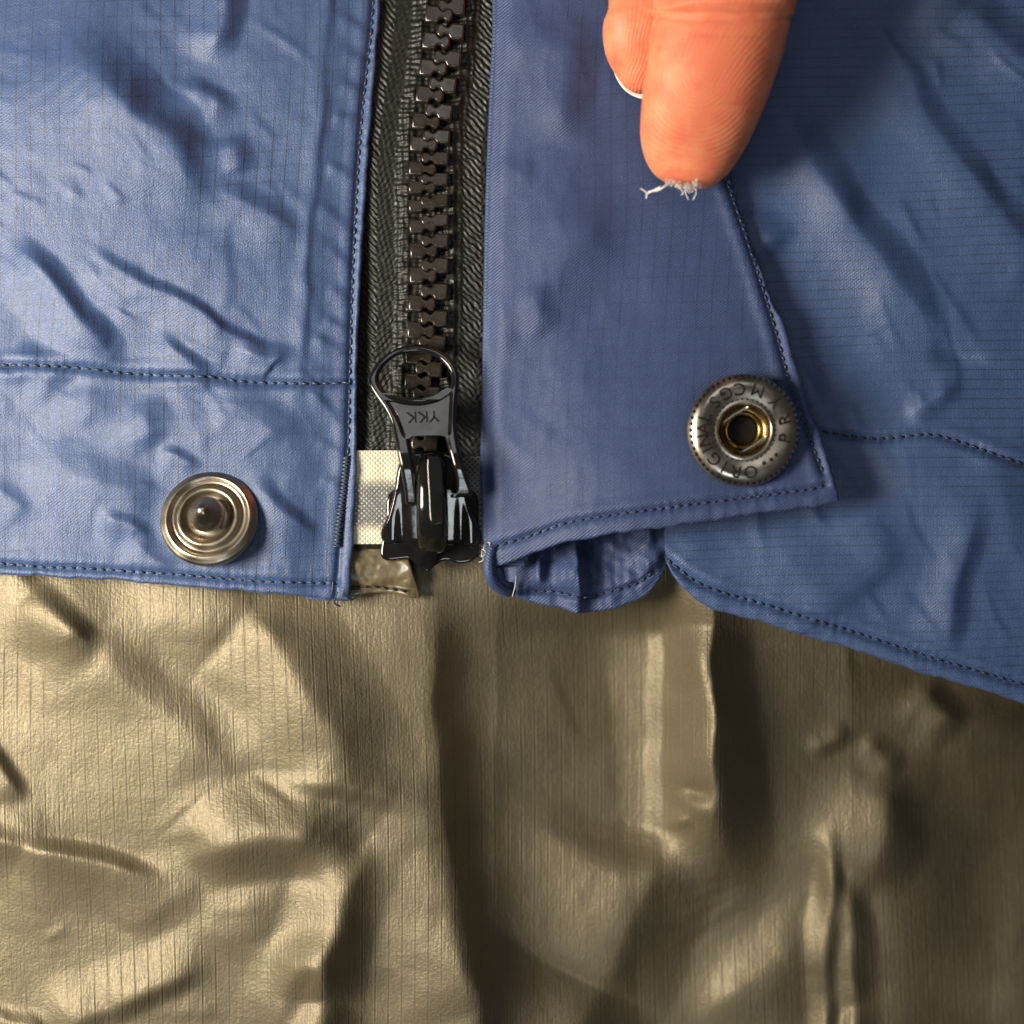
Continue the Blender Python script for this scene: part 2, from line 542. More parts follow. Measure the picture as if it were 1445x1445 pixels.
M_thread = simple('navy_thread', (0.016, 0.024, 0.046), 0.45, grain=0.4, gscale=5000, gdist=0.00006, vary=0.5)
M_thread_grey = simple('slate_thread', (0.026, 0.040, 0.068), 0.42, grain=0.4, gscale=5000, gdist=0.00006, vary=0.5)
M_thread_dark = simple('dark_brown_thread', (0.03, 0.022, 0.012), 0.5, vary=0.4)
M_tape = simple('black_woven_tape', (0.011, 0.0098, 0.006), 0.46, spec=0.4, grain=0.5, gscale=5200, gdist=0.00006, vary=0.5)
M_tooth = simple('black_moulded_plastic', (0.020, 0.0145, 0.0085), 0.26, spec=0.6, grain=0.08, gscale=1800, gdist=0.00004, vary=0.35)
M_gun = simple('black_enamelled_metal', (0.050, 0.046, 0.042), 0.11, metal=0.85, grain=0.22, gscale=600, gdist=0.00010, vary=0.5, coat=0.3)
M_recess = simple('dark_recess', (0.012, 0.009, 0.007), 0.8, spec=0.1, vary=0.3)  # near-black colour stands in for the shade inside holes and recesses
M_brass = simple('antique_brass', (0.32, 0.27, 0.20), 0.34, metal=1.0, grain=0.12, gscale=800, gdist=0.00006, vary=0.25)
M_nickel = simple('antique_nickel', (0.44, 0.385, 0.31), 0.29, metal=1.0, grain=0.10, gscale=900, gdist=0.00005, vary=0.25)
M_gold = simple('bare_brass', (0.26, 0.165, 0.05), 0.28, metal=1.0, grain=0.1, gscale=900, vary=0.2)
M_lint = simple('white_lint', (0.66, 0.61, 0.56), 0.7, vary=0.15)
M_nail = simple('fingernail', (0.85, 0.78, 0.62), 0.35, vary=0.08)

def white_tape():
    N = NT('cream_tape_with_dark_weave')
    uv = N.uv()
    sc = N.node('ShaderNodeVectorMath', operation='SCALE'); N.link(uv, sc.inputs[0]); sc.inputs['Scale'].default_value = 1000.0
    x, y, _ = N.sep(sc.outputs[0])
    a = N.math('SINE', N.math('MULTIPLY', N.math('ADD', x, y), 2 * math.pi / 7.0))
    b = N.math('SINE', N.math('MULTIPLY', N.math('SUBTRACT', x, y), 2 * math.pi / 7.0))
    weave = N.math('MAXIMUM', a, b)
    band = N.math('MULTIPLY', N.maprange(y, 672, 692), N.maprange(y, 752, 733))
    n = N.noise(sc.outputs[0], 0.30, 2)
    n2 = N.noise(sc.outputs[0], 0.05, 2)
    dots = N.maprange(N.math('ADD', N.math('ADD', n, N.math('MULTIPLY', weave, 0.22)), N.math('MULTIPLY', n2, 0.6)), 0.62, 0.78)
    f = N.math('MULTIPLY', dots, band)
    c = N.mix(f, (0.62, 0.56, 0.40, 1), (0.03, 0.03, 0.035, 1))
    haze = N.math('MULTIPLY', band, 0.4)
    c = N.mix(haze, c, (0.30, 0.29, 0.27, 1))
    N.set(Base_Color=c, Roughness=0.55, Normal=N.bump(weave, 0.5, 0.00012))
    return N.m
M_cream = white_tape()

def mesh_tape():
    N = NT('grey_black_net_tape')
    uv = N.uv()
    sc = N.node('ShaderNodeVectorMath', operation='SCALE'); N.link(uv, sc.inputs[0]); sc.inputs['Scale'].default_value = 1000.0
    x, y, _ = N.sep(sc.outputs[0])
    a = N.math('ABSOLUTE', N.math('SINE', N.math('MULTIPLY', N.math('ADD', x, y), math.pi / 7.5)))
    b = N.math('ABSOLUTE', N.math('SINE', N.math('MULTIPLY', N.math('SUBTRACT', x, y), math.pi / 7.5)))
    net = N.math('MINIMUM', a, b)
    f = N.maprange(net, 0.18, 0.4)
    c = N.mix(f, (0.22, 0.20, 0.18, 1), (0.03, 0.027, 0.025, 1))
    N.set(Base_Color=c, Roughness=0.45, Normal=N.bump(net, 0.6, 0.00015))
    return N.m
M_net = mesh_tape()

# ============================================================================
# THE JACKET
# ============================================================================
jacket = bpy.data.objects.new('jacket', None)
col.objects.link(jacket)
jacket['label'] = 'blue ripstop nylon jacket front with black zipper, two snaps and tan coated lining'
jacket['category'] = 'jacket'

# ---------------------------------------------------------------- lining (tan)
def warp(X, Y, a=7.0, f=0.011, seed=3):
    return X + a * gnoise(X * f, Y * f, seed), Y + a * gnoise(X * f, Y * f, seed + 1)

def draw_lining(H, X, Y):
    st = lambda *a, **k: stroke(H, X, Y, *a, **k)
    # left half
    st([(28, 800), (70, 845), (105, 875), (150, 915)], 15, 20, back=3.0, taper=(1, 0))
    st([(-30, 1020), (0, 1070), (25, 1115), (34, 1140)], 12, 14, back=3, taper=(1, 0))
    st([(110, 800), (200, 950), (280, 1015), (340, 1070), (365, 1105), (390, 1125)], 42, 17, back=2.2, taper=(1, 0))
    st([(392, 1116), (440, 1112), (500, 1118), (555, 1138), (608, 1153)], 13, 12, back=2.2)
    st([(-20, 1165), (40, 1193), (100, 1198), (165, 1214), (262, 1243)], 15, 15, back=3, taper=(1, 0))
    st([(255, 1242), (320, 1215), (385, 1206), (445, 1209), (505, 1224)], 34, 34, back=1.6)
    st([(546, 1170), (534, 1222), (506, 1288), (484, 1370), (474, 1480)], 36, 32, back=1.3, taper=(0, 1))
    st([(300, 780), (395, 850), (470, 965), (540, 1080), (600, 1140)], 60, 30, back=1.3, taper=(1, .15))
    drop(H, X, Y, [(618, 700), (616, 850), (612, 990), (616, 1080), (622, 1152), (636, 1225), (655, 1300), (690, 1500)], 46, 44, 420, (740, 1000))
    st([(624, 1150), (638, 1225), (657, 1300), (692, 1500)], 26, 16, back=2.4, taper=(.3, 1))
    st([(110, 1452), (200, 1413), (280, 1378), (315, 1362)], 15, 12, back=2.5, taper=(1, 0))
    st([(-30, 1418), (30, 1433), (75, 1440)], 14, 12, back=2.5, taper=(1, 0))
    st([(185, 1330), (215, 1300), (300, 1260)], 22, 8, back=2)
    st([(400, 1470), (412, 1400), (440, 1382), (462, 1430)], 18, 10, back=2)
    bump(H, X, Y, 20, 1170, 60, 30, 8, 0.5)
    bump(H, X, Y, 360, 1285, 90, 40, 7, -0.5)
    creases(H, X, Y, 12, 0, 620, 840, 1460, 20, 70, 12, 1.3, (40, 140), (5, 10))
    creases(H, X, Y, 9, 0, 500, 1150, 1460, -40, 0, 13, 1.4, (50, 140), (5, 10))
    creases(H, X, Y, 10, 640, 1460, 880, 1460, 60, 115, 14, 1.2, (60, 180), (5, 10))
    # centre and right
    st([(1012, 780), (1018, 900), (1030, 1040), (1040, 1130), (1062, 1235), (1085, 1280)], 44, 50, back=1.75, taper=(1, 0))
    st([(982, 1165), (957, 1245), (925, 1315), (890, 1395), (850, 1470)], 58, 40, back=2.4, taper=(.1, 1))
    st([(955, 1108), (985, 1122), (1012, 1120)], 10, -9, back=1.0)
    bump(H, X, Y, 962, 1158, 13, 9, 8)
    bump(H, X, Y, 985, 1140, 30, 12, 6, 0.5)
    st([(1184, 1150), (1183, 1220), (1178, 1300), (1172, 1470)], 12, 20, back=1.5, taper=(0, 1))
    st([(1198, 1205), (1212, 1290), (1224, 1470)], 22, 22, back=0.9, taper=(0, 1))
    st([(1278, 1060), (1276, 1110), (1262, 1210), (1225, 1290)], 36, 22, back=1.8)
    st([(1140, 1068), (1170, 1055), (1205, 1032)], 12, 8, back=1.5)
    st([(1215, 1030), (1255, 1060), (1280, 1090)], 14, 8, back=1.5)
    st([(1300, 950), (1330, 985), (1368, 1025)], 18, 12, back=2)
    st([(1160, 1270), (1090, 1330), (1010, 1395), (960, 1440)], 40, 16, back=1.6, flip=True)
    st([(1322, 1040), (1324, 1200), (1316, 1340), (1306, 1480)], 84, 24, back=1.3, taper=(0, 1))
    bump(H, X, Y, 1400, 1025, 90, 40, 16, 0.1)
    bump(H, X, Y, 1460, 1420, 80, 80, 18)
    bump(H, X, Y, 1160, 1420, 50, 80, -10)
    bump(H, X, Y, 800, 1250, 160, 260, -8)
folds_lining = Folds(-200, 1650, 700, 1650, draw_lining, soft=4)
def z_lining(X, Y):
    X0, Y0 = X, Y
    X, Y = warp(X, Y, 6.0, 0.012, 3)
    H = folds_lining(X, Y)
    # general crumple
    H += 4.0 * gnoise(X * 0.006, Y * 0.006, 11) + 0.9 * gnoise(X * 0.012 + 0.3 * gnoise(X * .01, Y * .01, 2), Y * 0.014, 12)
    H += 0.35 * gnoise(X * 0.033, Y * 0.03, 13) + 0.15 * ridged(X * 0.045, Y * 0.045, 15)
    q = smooth(1330, 1020, Y0 + 0.15 * (X0 - 900))
    ramp_a = np.interp(X, [-900, 300, 600, 700, 912, 934, 1006, 1060, 1200, 1445, 2300], [10, 4, 0, -16, -96, -96, -34, -44, -76, -165, -400])
    ramp_b = np.interp(X, [-900, 300, 600, 700, 900, 1000, 1060, 1200, 1445, 2300], [10, 4, 0, -16, -80, -92, -96, -106, -165, -400])
    H += 0.8 * (ramp_a * q + ramp_b * (1 - q))
    lim = smooth(800, 905, Y0 - 0.12 * np.maximum(X0 - 950, 0))
    H = H * (0.35 + 0.65 * lim)
    return H * 1.42

def hem_l(x): return np.full_like(np.asarray(x, float), 560.0)
xs = axis(-800, 2250, -20, 1470, 2.6); ys = axis(560, 2250, 780, 1470, 2.6)
me = sheet('lining', xs, ys, lambda y: y * 0 - 800.0, lambda y: y * 0 + 2250.0, lambda x: x * 0 + 560.0,
           lambda x: x * 0 + 2250.0, z_lining)
lining = obj('lining', me, M_tan, jacket, 'shiny creased tan coated inside of the jacket back')

# ---------------------------------------------------------------- left front panel
L_R = curvefun([(560, -900), (534, -60), (528, 60), (519, 180), (510, 300), (503, 420), (500, 520), (499, 640), (495, 740), (489, 842), (487, 900)], False)
L_R = wavy(L_R, 1.8, 258)
L_B = curvefun([(-900, 740), (-200, 790), (0, 806), (100, 811), (200, 818), (260, 824), (330, 829), (400, 834), (460, 841), (500, 845)])
L_B = wavy(L_B, 2.6, 242)
SEAM_L_SIDE = [(530, -60), (524, 40), (512, 150), (504, 260), (498, 380), (495, 480), (493, 560), (491, 640), (485, 700), (480, 770), (474, 850)]
SEAM_L_MID = [(-60, 513), (0, 515), (60, 516), (120, 520), (180, 527), (240, 530), (300, 532), (340, 538), (400, 541), (450, 541), (496, 540)]
SEAM_L_HEM = [(-60, 790), (0, 795), (60, 800), (120, 802), (180, 806), (240, 810), (300, 815), (360, 820), (420, 822), (474, 823)]
PUCK = [((474, 22), (528, 52)), ((480, 66), (522, 88)), ((478, 108), (514, 134)), ((464, 160), (512, 172)), ((458, 226), (504, 250)),
        ((446, 284), (500, 330)), ((462, 340), (500, 384)), ((460, 400), (498, 430)), ((456, 442), (496, 470)), ((438, 470), (496, 504)),
        ((430, 543), (492, 600)), ((440, 615), (490, 645)), ((452, 668), (486, 690))]
def seam_groove(H, X, Y, pts, depth=4.5, w=5.0, puff=2.5):
    s, t = polydist(X, Y, pts, 4)
    d = np.abs(s)
    H -= depth * np.exp(-(d / w) ** 2)
    H += puff * np.exp(-((d - 13) / 8) ** 2)
    Lt = np.sum(np.hypot(*np.diff(np.array(pts, float), axis=0).T))
    H += 0.7 * (0.5 + gnoise(t * Lt * 0.02, t * 0, 19)) * np.cos(2 * math.pi * t * Lt / 13.5) * np.exp(-(d / 9) ** 2)
    return s, t

def draw_left(H, X, Y):
    st = lambda *a, **k: stroke(H, X, Y, *a, **k)
    st([(110, 20), (150, 85), (205, 140), (255, 182), (284, 247), (296, 325)], 36, 30, back=2.4)
    st([(338, -40), (325, 30), (318, 60), (310, 95)], 20, 20, back=1.6, taper=(1, 0))
    st([(255, 105), (290, 125), (340, 155)], 13, 9, back=2)
    st([(330, 185), (340, 215), (352, 250)], 16, 9, back=2)
    st([(295, 250), (362, 282), (440, 326)], 15, 10, back=2.5)
    st([(0, 325), (40, 350), (76, 381), (114, 434), (152, 480), (185, 518)], 17, 20, back=2.4)
    st([(105, 332), (183, 381), (244, 411), (289, 438), (323, 464), (365, 481), (418, 488)], 8, 13, back=5)
    st([(325, 478), (372, 494), (400, 500), (412, 528)], 16, 11, back=1.6)
    st([(218, 455), (250, 485), (274, 506), (310, 540)], 11, 10, back=3)
    st([(476, -60), (468, 0), (457, 152), (445, 285), (436, 400), (428, 520), (424, 620)], 6, 3.2, back=2.0, taper=(1, .2))
    st([(323, 285), (323, 457)], 9, 2.5, back=3)
    st([(20, 480), (60, 505), (110, 535)], 20, 10, back=2)
    for a, b in PUCK:
        m = ((a[0] + b[0]) / 2, (a[1] + b[1]) / 2 - 3)
        st([a, m, b], 7, 4.2, back=2.0, taper=(.2, .8))
    st([(295, 535), (343, 562), (396, 596), (420, 640)], 24, 15, back=1.8)
    st([(110, 530), (135, 560), (150, 600)], 28, 9, back=1.8)
    st([(190, 560), (215, 585), (236, 625)], 24, 14, back=1.6)
    st([(220, 630), (263, 643), (290, 664)], 8, 9, back=3)
    st([(350, 658), (381, 692), (411, 723), (460, 758)], 11, 15, back=4)
    st([(130, 722), (179, 731), (222, 756)], 11, 14, back=2.5)
    st([(100, 655), (171, 675), (238, 693)], 22, 14, back=1.8)
    st([(-10, 668), (34, 713), (50, 735)], 12, 9, back=2.5)
    st([(195, 750), (222, 778), (250, 800)], 16, 11, back=1.6)
    st([(262, 560), (285, 600), (300, 640)], 16, 5, back=2)
    st([(60, 600), (110, 650), (140, 700)], 30, 10, back=1.5)
    creases(H, X, Y, 44, -20, 440, -20, 560, 15, 60, 5, 2.0)
    creases(H, X, Y, 12, 30, 460, 560, 800, 10, 60, 6, 2.2, (40, 110))
    bump(H, X, Y, 60, 150, 140, 160, 22)
    bump(H, X, Y, 230, 330, 130, 80, 12, 0.6)
folds_left = Folds(-120, 620, -120, 960, draw_left)
def z_left(X, Y):
    X0, Y0 = X, Y
    X, Y = warp(X, Y, 5.0, 0.016, 21)
    H = folds_left(X, Y)
    H = H * (1 - 0.32 * smooth(540, 590, Y0))
    H += 4.0 * gnoise(X * 0.008, Y * 0.006, 31) + 0.8 * gnoise(X * 0.02, Y * 0.017, 32)
    H += 0.5 * (ridged(X * 0.02 + Y * 0.008, Y * 0.018 - X * 0.006, 33) - .5) + 0.35 * gnoise(X * 0.05, Y * 0.045, 34)
    seamzone = np.exp(-((Y0 - 815) / 24) ** 2)
    H += seamzone * 1.6 * gnoise(X * 0.06, Y * 0.01, 35)
    H *= 1 - 0.85 * np.exp(-(((X0 - 295) / 68) ** 4 + ((Y0 - 732) / 64) ** 4))
    e = np.minimum(L_R(Y0) - X0, L_B(X0) - Y0)
    H *= 0.45 + 0.55 * smooth(0, 60, e)
    seam_groove(H, X0, Y0, SEAM_L_SIDE, 4.5, 4.5, 1.5)
    seam_groove(H, X0, Y0, SEAM_L_MID, 4.5, 5.0, 2.0)
    seam_groove(H, X0, Y0, SEAM_L_HEM, 4.0, 4.5, 1.5)
    return 50 + H - 11 * smooth(425, 500, X0 - 0.06 * (300 - Y0))

xs = axis(-800, 500, -20, 540, 2.1); ys = axis(-800, 845, -20, 860, 2.1)
me = sheet('front_panel', xs, ys, lambda y: y * 0 - 800.0, L_R, lambda x: x * 0 - 800.0, L_B, z_left, rim='rb', r=4.5, tuck=60)
left = obj('front_panel', me, M_left, jacket, 'creased bright blue front panel with the pointed snap stud')

# ---------------------------------------------------------------- right front panel
R_B = curvefun([(900, 700), (930, 760), (944, 796), (958, 818), (985, 842), (1020, 858), (1080, 876), (1140, 893), (1200, 911), (1300, 945), (1380, 969), (1445, 990), (1700, 1072), (2400, 1260)])
R_B = wavy(R_B, 3.0, 248)
SEAM_R_HEM = [(940, 788), (958, 803), (985, 822), (1020, 836), (1080, 853), (1140, 872), (1200, 890), (1300, 923), (1380, 947), (1445, 966), (1560, 1003)]
SEAM_R_MID = [(1120, 600), (1170, 610), (1220, 618), (1260, 618), (1310, 613), (1350, 622), (1390, 636), (1445, 655), (1560, 690)]
def draw_right(H, X, Y):
    st = lambda *a, **k: stroke(H, X, Y, *a, **k)
    st([(1060, 60), (1122, 160), (1212, 296), (1266, 370), (1314, 440), (1318, 510), (1312, 556)], 24, 19, back=3.0)
    st([(1255, 40), (1284, 92), (1334, 178), (1392, 256), (1470, 345)], 17, 13, back=3.0, taper=(0, 1))
    st([(1340, -30), (1380, 12), (1450, 62), (1520, 100)], 24, 16, back=1.8, taper=(1, 1))
    st([(1058, 280), (1080, 310), (1112, 352)], 22, 12, back=1.4)
    st([(1145, 170), (1200, 235), (1250, 300)], 30, 8, back=1.5)
    bump(H, X, Y, 1328, 556, 22, 14, 10, -0.5)
    bump(H, X, Y, 1350, 505, 36, 22, -12, 0.3)
    st([(1270, 575), (1300, 590), (1330, 560)], 14, 7, back=2)
    st([(1392, 690), (1383, 720), (1366, 813), (1345, 900), (1335, 945)], 15, 13, back=2.2)
    st([(1120, 725), (1150, 790), (1195, 850), (1215, 890)], 50, 16, back=1.8)
    st([(1405, 600), (1440, 690), (1450, 800)], 40, 14, back=1.8)
    st([(955, 745), (1000, 790), (1060, 830)], 26, 8, back=2)
    st([(1230, 690), (1260, 760), (1290, 800)], 40, 10, back=2)
    creases(H, X, Y, 36, 1060, 1460, -20, 950, 40, 80, 9, 2.2, (50, 160))
    bump(H, X, Y, 1400, 380, 120, 120, 8)
    bump(H, X, Y, 1180, 420, 60, 160, -6, -0.4)
    bump(H, X, Y, 1300, 690, 60, 60, 8)
folds_right = Folds(880, 1600, -120, 1110, draw_right)
def z_right(X, Y):
    X0, Y0 = X, Y
    X, Y = warp(X, Y, 6.0, 0.012, 41)
    H = folds_right(X, Y)
    H += 3.0 * gnoise(X * 0.006, Y * 0.005, 51) + 0.8 * gnoise(X * 0.015, Y * 0.013, 52)
    H += 0.5 * (ridged(X * 0.017 + Y * 0.006, Y * 0.014, 53) - .5) + 0.25 * gnoise(X * 0.04, Y * 0.04, 54)
    d = R_B(X0) - Y0
    H += np.exp(-(d / 30) ** 2) * 2.6 * gnoise(X * 0.05, Y * 0.01, 55)
    H *= 0.4 + 0.6 * smooth(0, 70, d)
    # flat below the storm flap
    H *= 0.25 + 0.75 * smooth(940, 1180, X0 + 0.32 * (Y0 - 250))
    seam_groove(H, X0, Y0, SEAM_R_HEM, 4.5, 5.0, 2.0)
    seam_groove(H, X0, Y0, SEAM_R_MID, 4.0, 5.0, 1.6)
    return 44 + H + 6 * smooth(1100, 1400, X0)

xs = axis(938, 2250, 938, 1470, 2.3); ys = axis(-800, 990, -20, 1000, 2.5)
me = sheet('front_panel', xs, ys, lambda y: y * 0 + 938.0, lambda y: y * 0 + 2250.0, lambda x: x * 0 - 800.0, R_B, z_right, rim='b', r=4.5, tuck=60)
right = obj('front_panel', me, M_right, jacket, 'shaded darker blue front panel with wavy hem beyond the flap')

# ---------------------------------------------------------------- storm flap
F_L = curvefun([(712, -900), (700, -60), (699, 40), (695, 130), (691, 230), (688, 330), (686, 450), (684, 560), (682, 660), (684, 730), (690, 800)], False)
F_R = curvefun([(985, -900), (992, -60), (1000, 60), (1012, 170), (1030, 258), (1052, 330), (1082, 410), (1104, 465), (1122, 520), (1140, 580), (1162, 640), (1180, 702), (1182, 740)], False)
F_R = wavy(F_R, 2.6, 252)
F_B = curvefun([(670, 800), (690, 797), (705, 794), (730, 784), (770, 770), (820, 757), (880, 746), (940, 739), (1000, 730), (1060, 722), (1120, 714), (1185, 704)])
F_B = wavy(F_B, 2.4, 236)
SEAM_F = [(694, 772), (730, 762), (765, 750), (800, 738), (870, 726), (940, 717), (1000, 709), (1060, 702), (1110, 695), (1152, 689), (1165, 684), (1162, 668), (1150, 636),
          (1132, 590), (1112, 530), (1098, 478), (1076, 405), (1050, 325), (1027, 258)]
SEAM_F_B = SEAM_F[:11]; SEAM_F_R = SEAM_F[11:] + [(1012, 200), (1000, 120)]
def draw_flap(H, X, Y):
    st = lambda *a, **k: stroke(H, X, Y, *a, **k)
    st([(838, 20), (822, 69), (814, 140), (812, 215)], 26, 14, back=1.8)
    st([(905, 280), (860, 335), (818, 385), (775, 440), (720, 525)], 42, 14, back=1.5)
    st([(760, 390), (770, 430), (790, 470)], 16, 5, back=1.5)
    st([(712, 400), (722, 450), (716, 520)], 14, 5, back=2)
    st([(712, 100), (760, 75), (800, 40)], 26, 6, back=1.5)
    st([(700, 215), (740, 235), (760, 260)], 16, 4, back=2)
    st([(738, 670), (760, 640), (790, 600)], 30, 4, back=2)
    st([(970, 540), (1000, 545), (1050, 530), (1095, 515)], 12, 2.5, back=2)
folds_flap = Folds(620, 1260, -120, 860, draw_flap)
def z_flap(X, Y):
    X0, Y0 = X, Y
    X, Y = warp(X, Y, 5.0, 0.010, 61)
    H = folds_flap(X, Y)
    H += 2.2 * gnoise(X * 0.008, Y * 0.006, 71) + 0.9 * gnoise(X * 0.02, Y * 0.015, 72)
    left_w = smooth(960, 760, X0)
    H += left_w * (0.8 * (ridged(X * 0.022, Y * 0.012, 73) - .5) + 0.3 * gnoise(X * 0.05, Y * 0.04, 74))
    # puckers along the hem
    db = F_B(X0) - Y0; dr = F_R(Y0) - X0
    H += np.exp(-(db / 26) ** 2) * 2.2 * gnoise(X * 0.055, Y * 0.01, 75)
    H += np.exp(-(dr / 26) ** 2) * 2.2 * gnoise(X * 0.01, Y * 0.055, 76)
    H -= 4.0 * np.exp(-((np.hypot(X0 - 1047, Y0 - 607) - 70) / 22) ** 2)
    # overall lift: the free corner stands off the panel below
    lift = 12 * smooth(690, 830, X0) + 34 * smooth(420, 740, Y0) * smooth(684, 900, X0) + 6 * smooth(820, 1000, X0)
    dip = 30 * np.exp(-(((X0 - 985) / 100) ** 2 + ((Y0 - 60) / 230) ** 2))
    H *= 0.5 + 0.5 * smooth(0, 40, np.minimum(db, dr))
    base = 58 + lift - dip * 0.35
    base -= 12 * np.exp(-((X0 - F_L(Y0)) / 14) ** 2)          # fold line over the zipper tape
    seam_groove(H, X0, Y0, SEAM_F_B, 4.5, 4.5, 2.0)
    seam_groove(H, X0, Y0, SEAM_F_R, 4.0, 4.5, 2.0)
    return base + H

xs = axis(684, 1180, 684, 1190, 2.3); ys = axis(-800, 800, -20, 810, 2.3)
me = sheet('storm_flap', xs, ys, F_L, F_R, lambda x: x * 0 - 800.0, F_B, z_flap, rim='lrb', r=4.5, tuck=50)
flap = obj('storm_flap', me, M_flap, jacket, 'smooth blue storm flap held open, its socket snap facing up')

# ---------------------------------------------------------------- hem facing that shows under the flap
H_B = curvefun([(690, 790), (700, 812), (712, 832), (735, 842), (762, 848), (790, 853), (816, 861), (845, 858), (880, 851), (908, 838), (928, 818), (942, 790), (950, 780)])
H_B = wavy(H_B, 2.5, 238)
SEAM_H = [(748, 834), (765, 834), (790, 836), (812, 842), (826, 843), (850, 838), (880, 830), (905, 820), (922, 806)]
def z_facing(X, Y):
    X0, Y0 = X, Y
    H = np.zeros(X.shape)
    st = lambda *a, **k: stroke(H, X, Y, *a, **k)
    st([(815, 700), (820, 780), (824, 830), (822, 872)], 10, 26, back=3.0, taper=(1, .9))
    st([(790, 720), (768, 790), (772, 850)], 9, 13, back=1.6, taper=(1, .3))
    st([(722, 760), (724, 810), (718, 850)], 10, -14, back=1.6, taper=(1, .6))
    st([(925, 700), (925, 790), (915, 830)], 16, 16, back=1.8, taper=(1, .3))
    st([(900, 720), (868, 790), (846, 846)], 14, 6, back=2, taper=(1, .2))
    H += 4.5 * gnoise(X * 0.028 + Y * 0.012, Y * 0.022, 81) + 1.6 * gnoise(X * 0.08, Y * 0.06, 82)
    d = H_B(X0) - Y0
    H *= 0.5 + 0.5 * smooth(0, 30, d)
    s, t = polydist(X0, Y0, SEAM_H, 4); H -= 4.0 * np.exp(-(s / 4.5) ** 2)
    return 10 + 1.5 * H - 24 * smooth(25, 110, d)
xs = axis(694, 942, 694, 942, 1.8); ys = axis(690, 850, 690, 870, 1.8)
me = sheet('hem_facing', xs, ys, lambda y: y * 0 + 696.0, lambda y: y * 0 + 942.0, lambda x: x * 0 + 690.0, H_B, z_facing, rim='b', r=4.0, tuck=40)
facing = obj('hem_facing', me, M_flap, jacket, 'rumpled blue hem facing peeking out below the flap')

# rolled end of the flap binding, curling round into the hollow
b = Bag()
path = catmull([(694, 772, 54), (690, 792, 56), (692, 812, 52), (700, 826, 42), (712, 834, 32), (724, 836, 22)], 8)
b.tube([tuple(p) for p in path], [6.5 + 2.0 * math.sin(3.1 * i / len(path)) for i in range(len(path))], 12)
path = catmull([(703, 800, 44), (706, 815, 40), (714, 824, 32), (722, 826, 22)], 6)
b.tube([tuple(p) for p in path], [5.0] * len(path), 10)
me = b.mesh('binding_roll', placed=True)
l = me.uv_layers.new(name='UVMap')
co = np.empty(len(me.vertices) * 3, np.float32); me.vertices.foreach_get('co', co); co = co.reshape(-1, 3)
idx = np.empty(len(me.loops), np.int32); me.loops.foreach_get('vertex_index', idx)
l.data.foreach_set('uv', (co[idx][:, :2] * 10).ravel())
obj('binding_roll', me, M_flap, facing)

# ---------------------------------------------------------------- stitching
def along(pts, pitch):
    P = catmull(pts, 14); seg = np.hypot(*(P[1:] - P[:-1]).T); cum = np.concatenate([[0], np.cumsum(seg)])
    n = int(cum[-1] / pitch)
    d = (np.arange(n) + 0.5) * cum[-1] / n
    x = np.interp(d, cum, P[:, 0]); y = np.interp(d, cum, P[:, 1])
    x2 = np.interp(d + 1, cum, P[:, 0]); y2 = np.interp(d + 1, cum, P[:, 1]); x1 = np.interp(d - 1, cum, P[:, 0]); y1 = np.interp(d - 1, cum, P[:, 1])
    return x, y, np.arctan2(y2 - y1, x2 - x1)

def stitching(pts, zf, parent, mat, pitch=12.5, length=11.5, r=2.0, tilt=0.10, lift=0.7):
    x, y, a = along(pts, pitch)
    bag = Bag()
    for i in range(len(x)):
        th = a[i] + tilt + random.uniform(-.12, .12)
        l2 = length * random.uniform(.78, 1.02) / 2
        lift_ = lift + random.uniform(-.9, .5)
        px_ = np.array([x[i] + math.cos(th) * l2 * k for k in (-1, -.75, -.3, .3, .75, 1)])
        py_ = np.array([y[i] + math.sin(th) * l2 * k for k in (-1, -.75, -.3, .3, .75, 1)])
        z = zf(px_, py_)
        zz = max(z.mean(), z.max() - 1.5)
        prof = [-3.0, -0.6, 1.0, 1.0, -0.6, -3.0]
        rr = [0.9, 1.6, 2.0, 2.0, 1.6, 0.9]
        bag.tube([(px_[k], py_[k], zz + lift_ + prof[k]) for k in range(6)], [v * r / 2.0 for v in rr], 7)
    return obj('seam_stitching', bag.mesh('seam_stitching', placed=True), mat, parent, kind='stuff')

stitching(SEAM_L_SIDE[:-1], z_left, left, M_thread_grey, pitch=14, length=12.5, r=1.8, tilt=0.05)
stitching(SEAM_L_MID, z_left, left, M_thread_grey, pitch=14.5, length=13.5, r=2.1, tilt=0.16)
stitching(SEAM_L_HEM, z_left, left, M_thread_grey, pitch=14, length=12.5, r=1.9, tilt=0.12)
stitching(SEAM_R_HEM, z_right, right, M_thread, pitch=13, length=12, r=1.9, tilt=0.10)
stitching(SEAM_R_MID, z_right, right, M_thread, pitch=13, length=12, r=1.9, tilt=0.14)
stitching(SEAM_F_B, z_flap, flap, M_thread, pitch=12.5, length=11.5, r=1.9, tilt=-0.10)
stitching(SEAM_F_R, z_flap, flap, M_thread, pitch=12.5, length=11.5, r=1.9, tilt=-0.08)
stitching(SEAM_H, z_facing, facing, M_thread, pitch=11.5, length=10.5, r=1.8, tilt=-0.10)

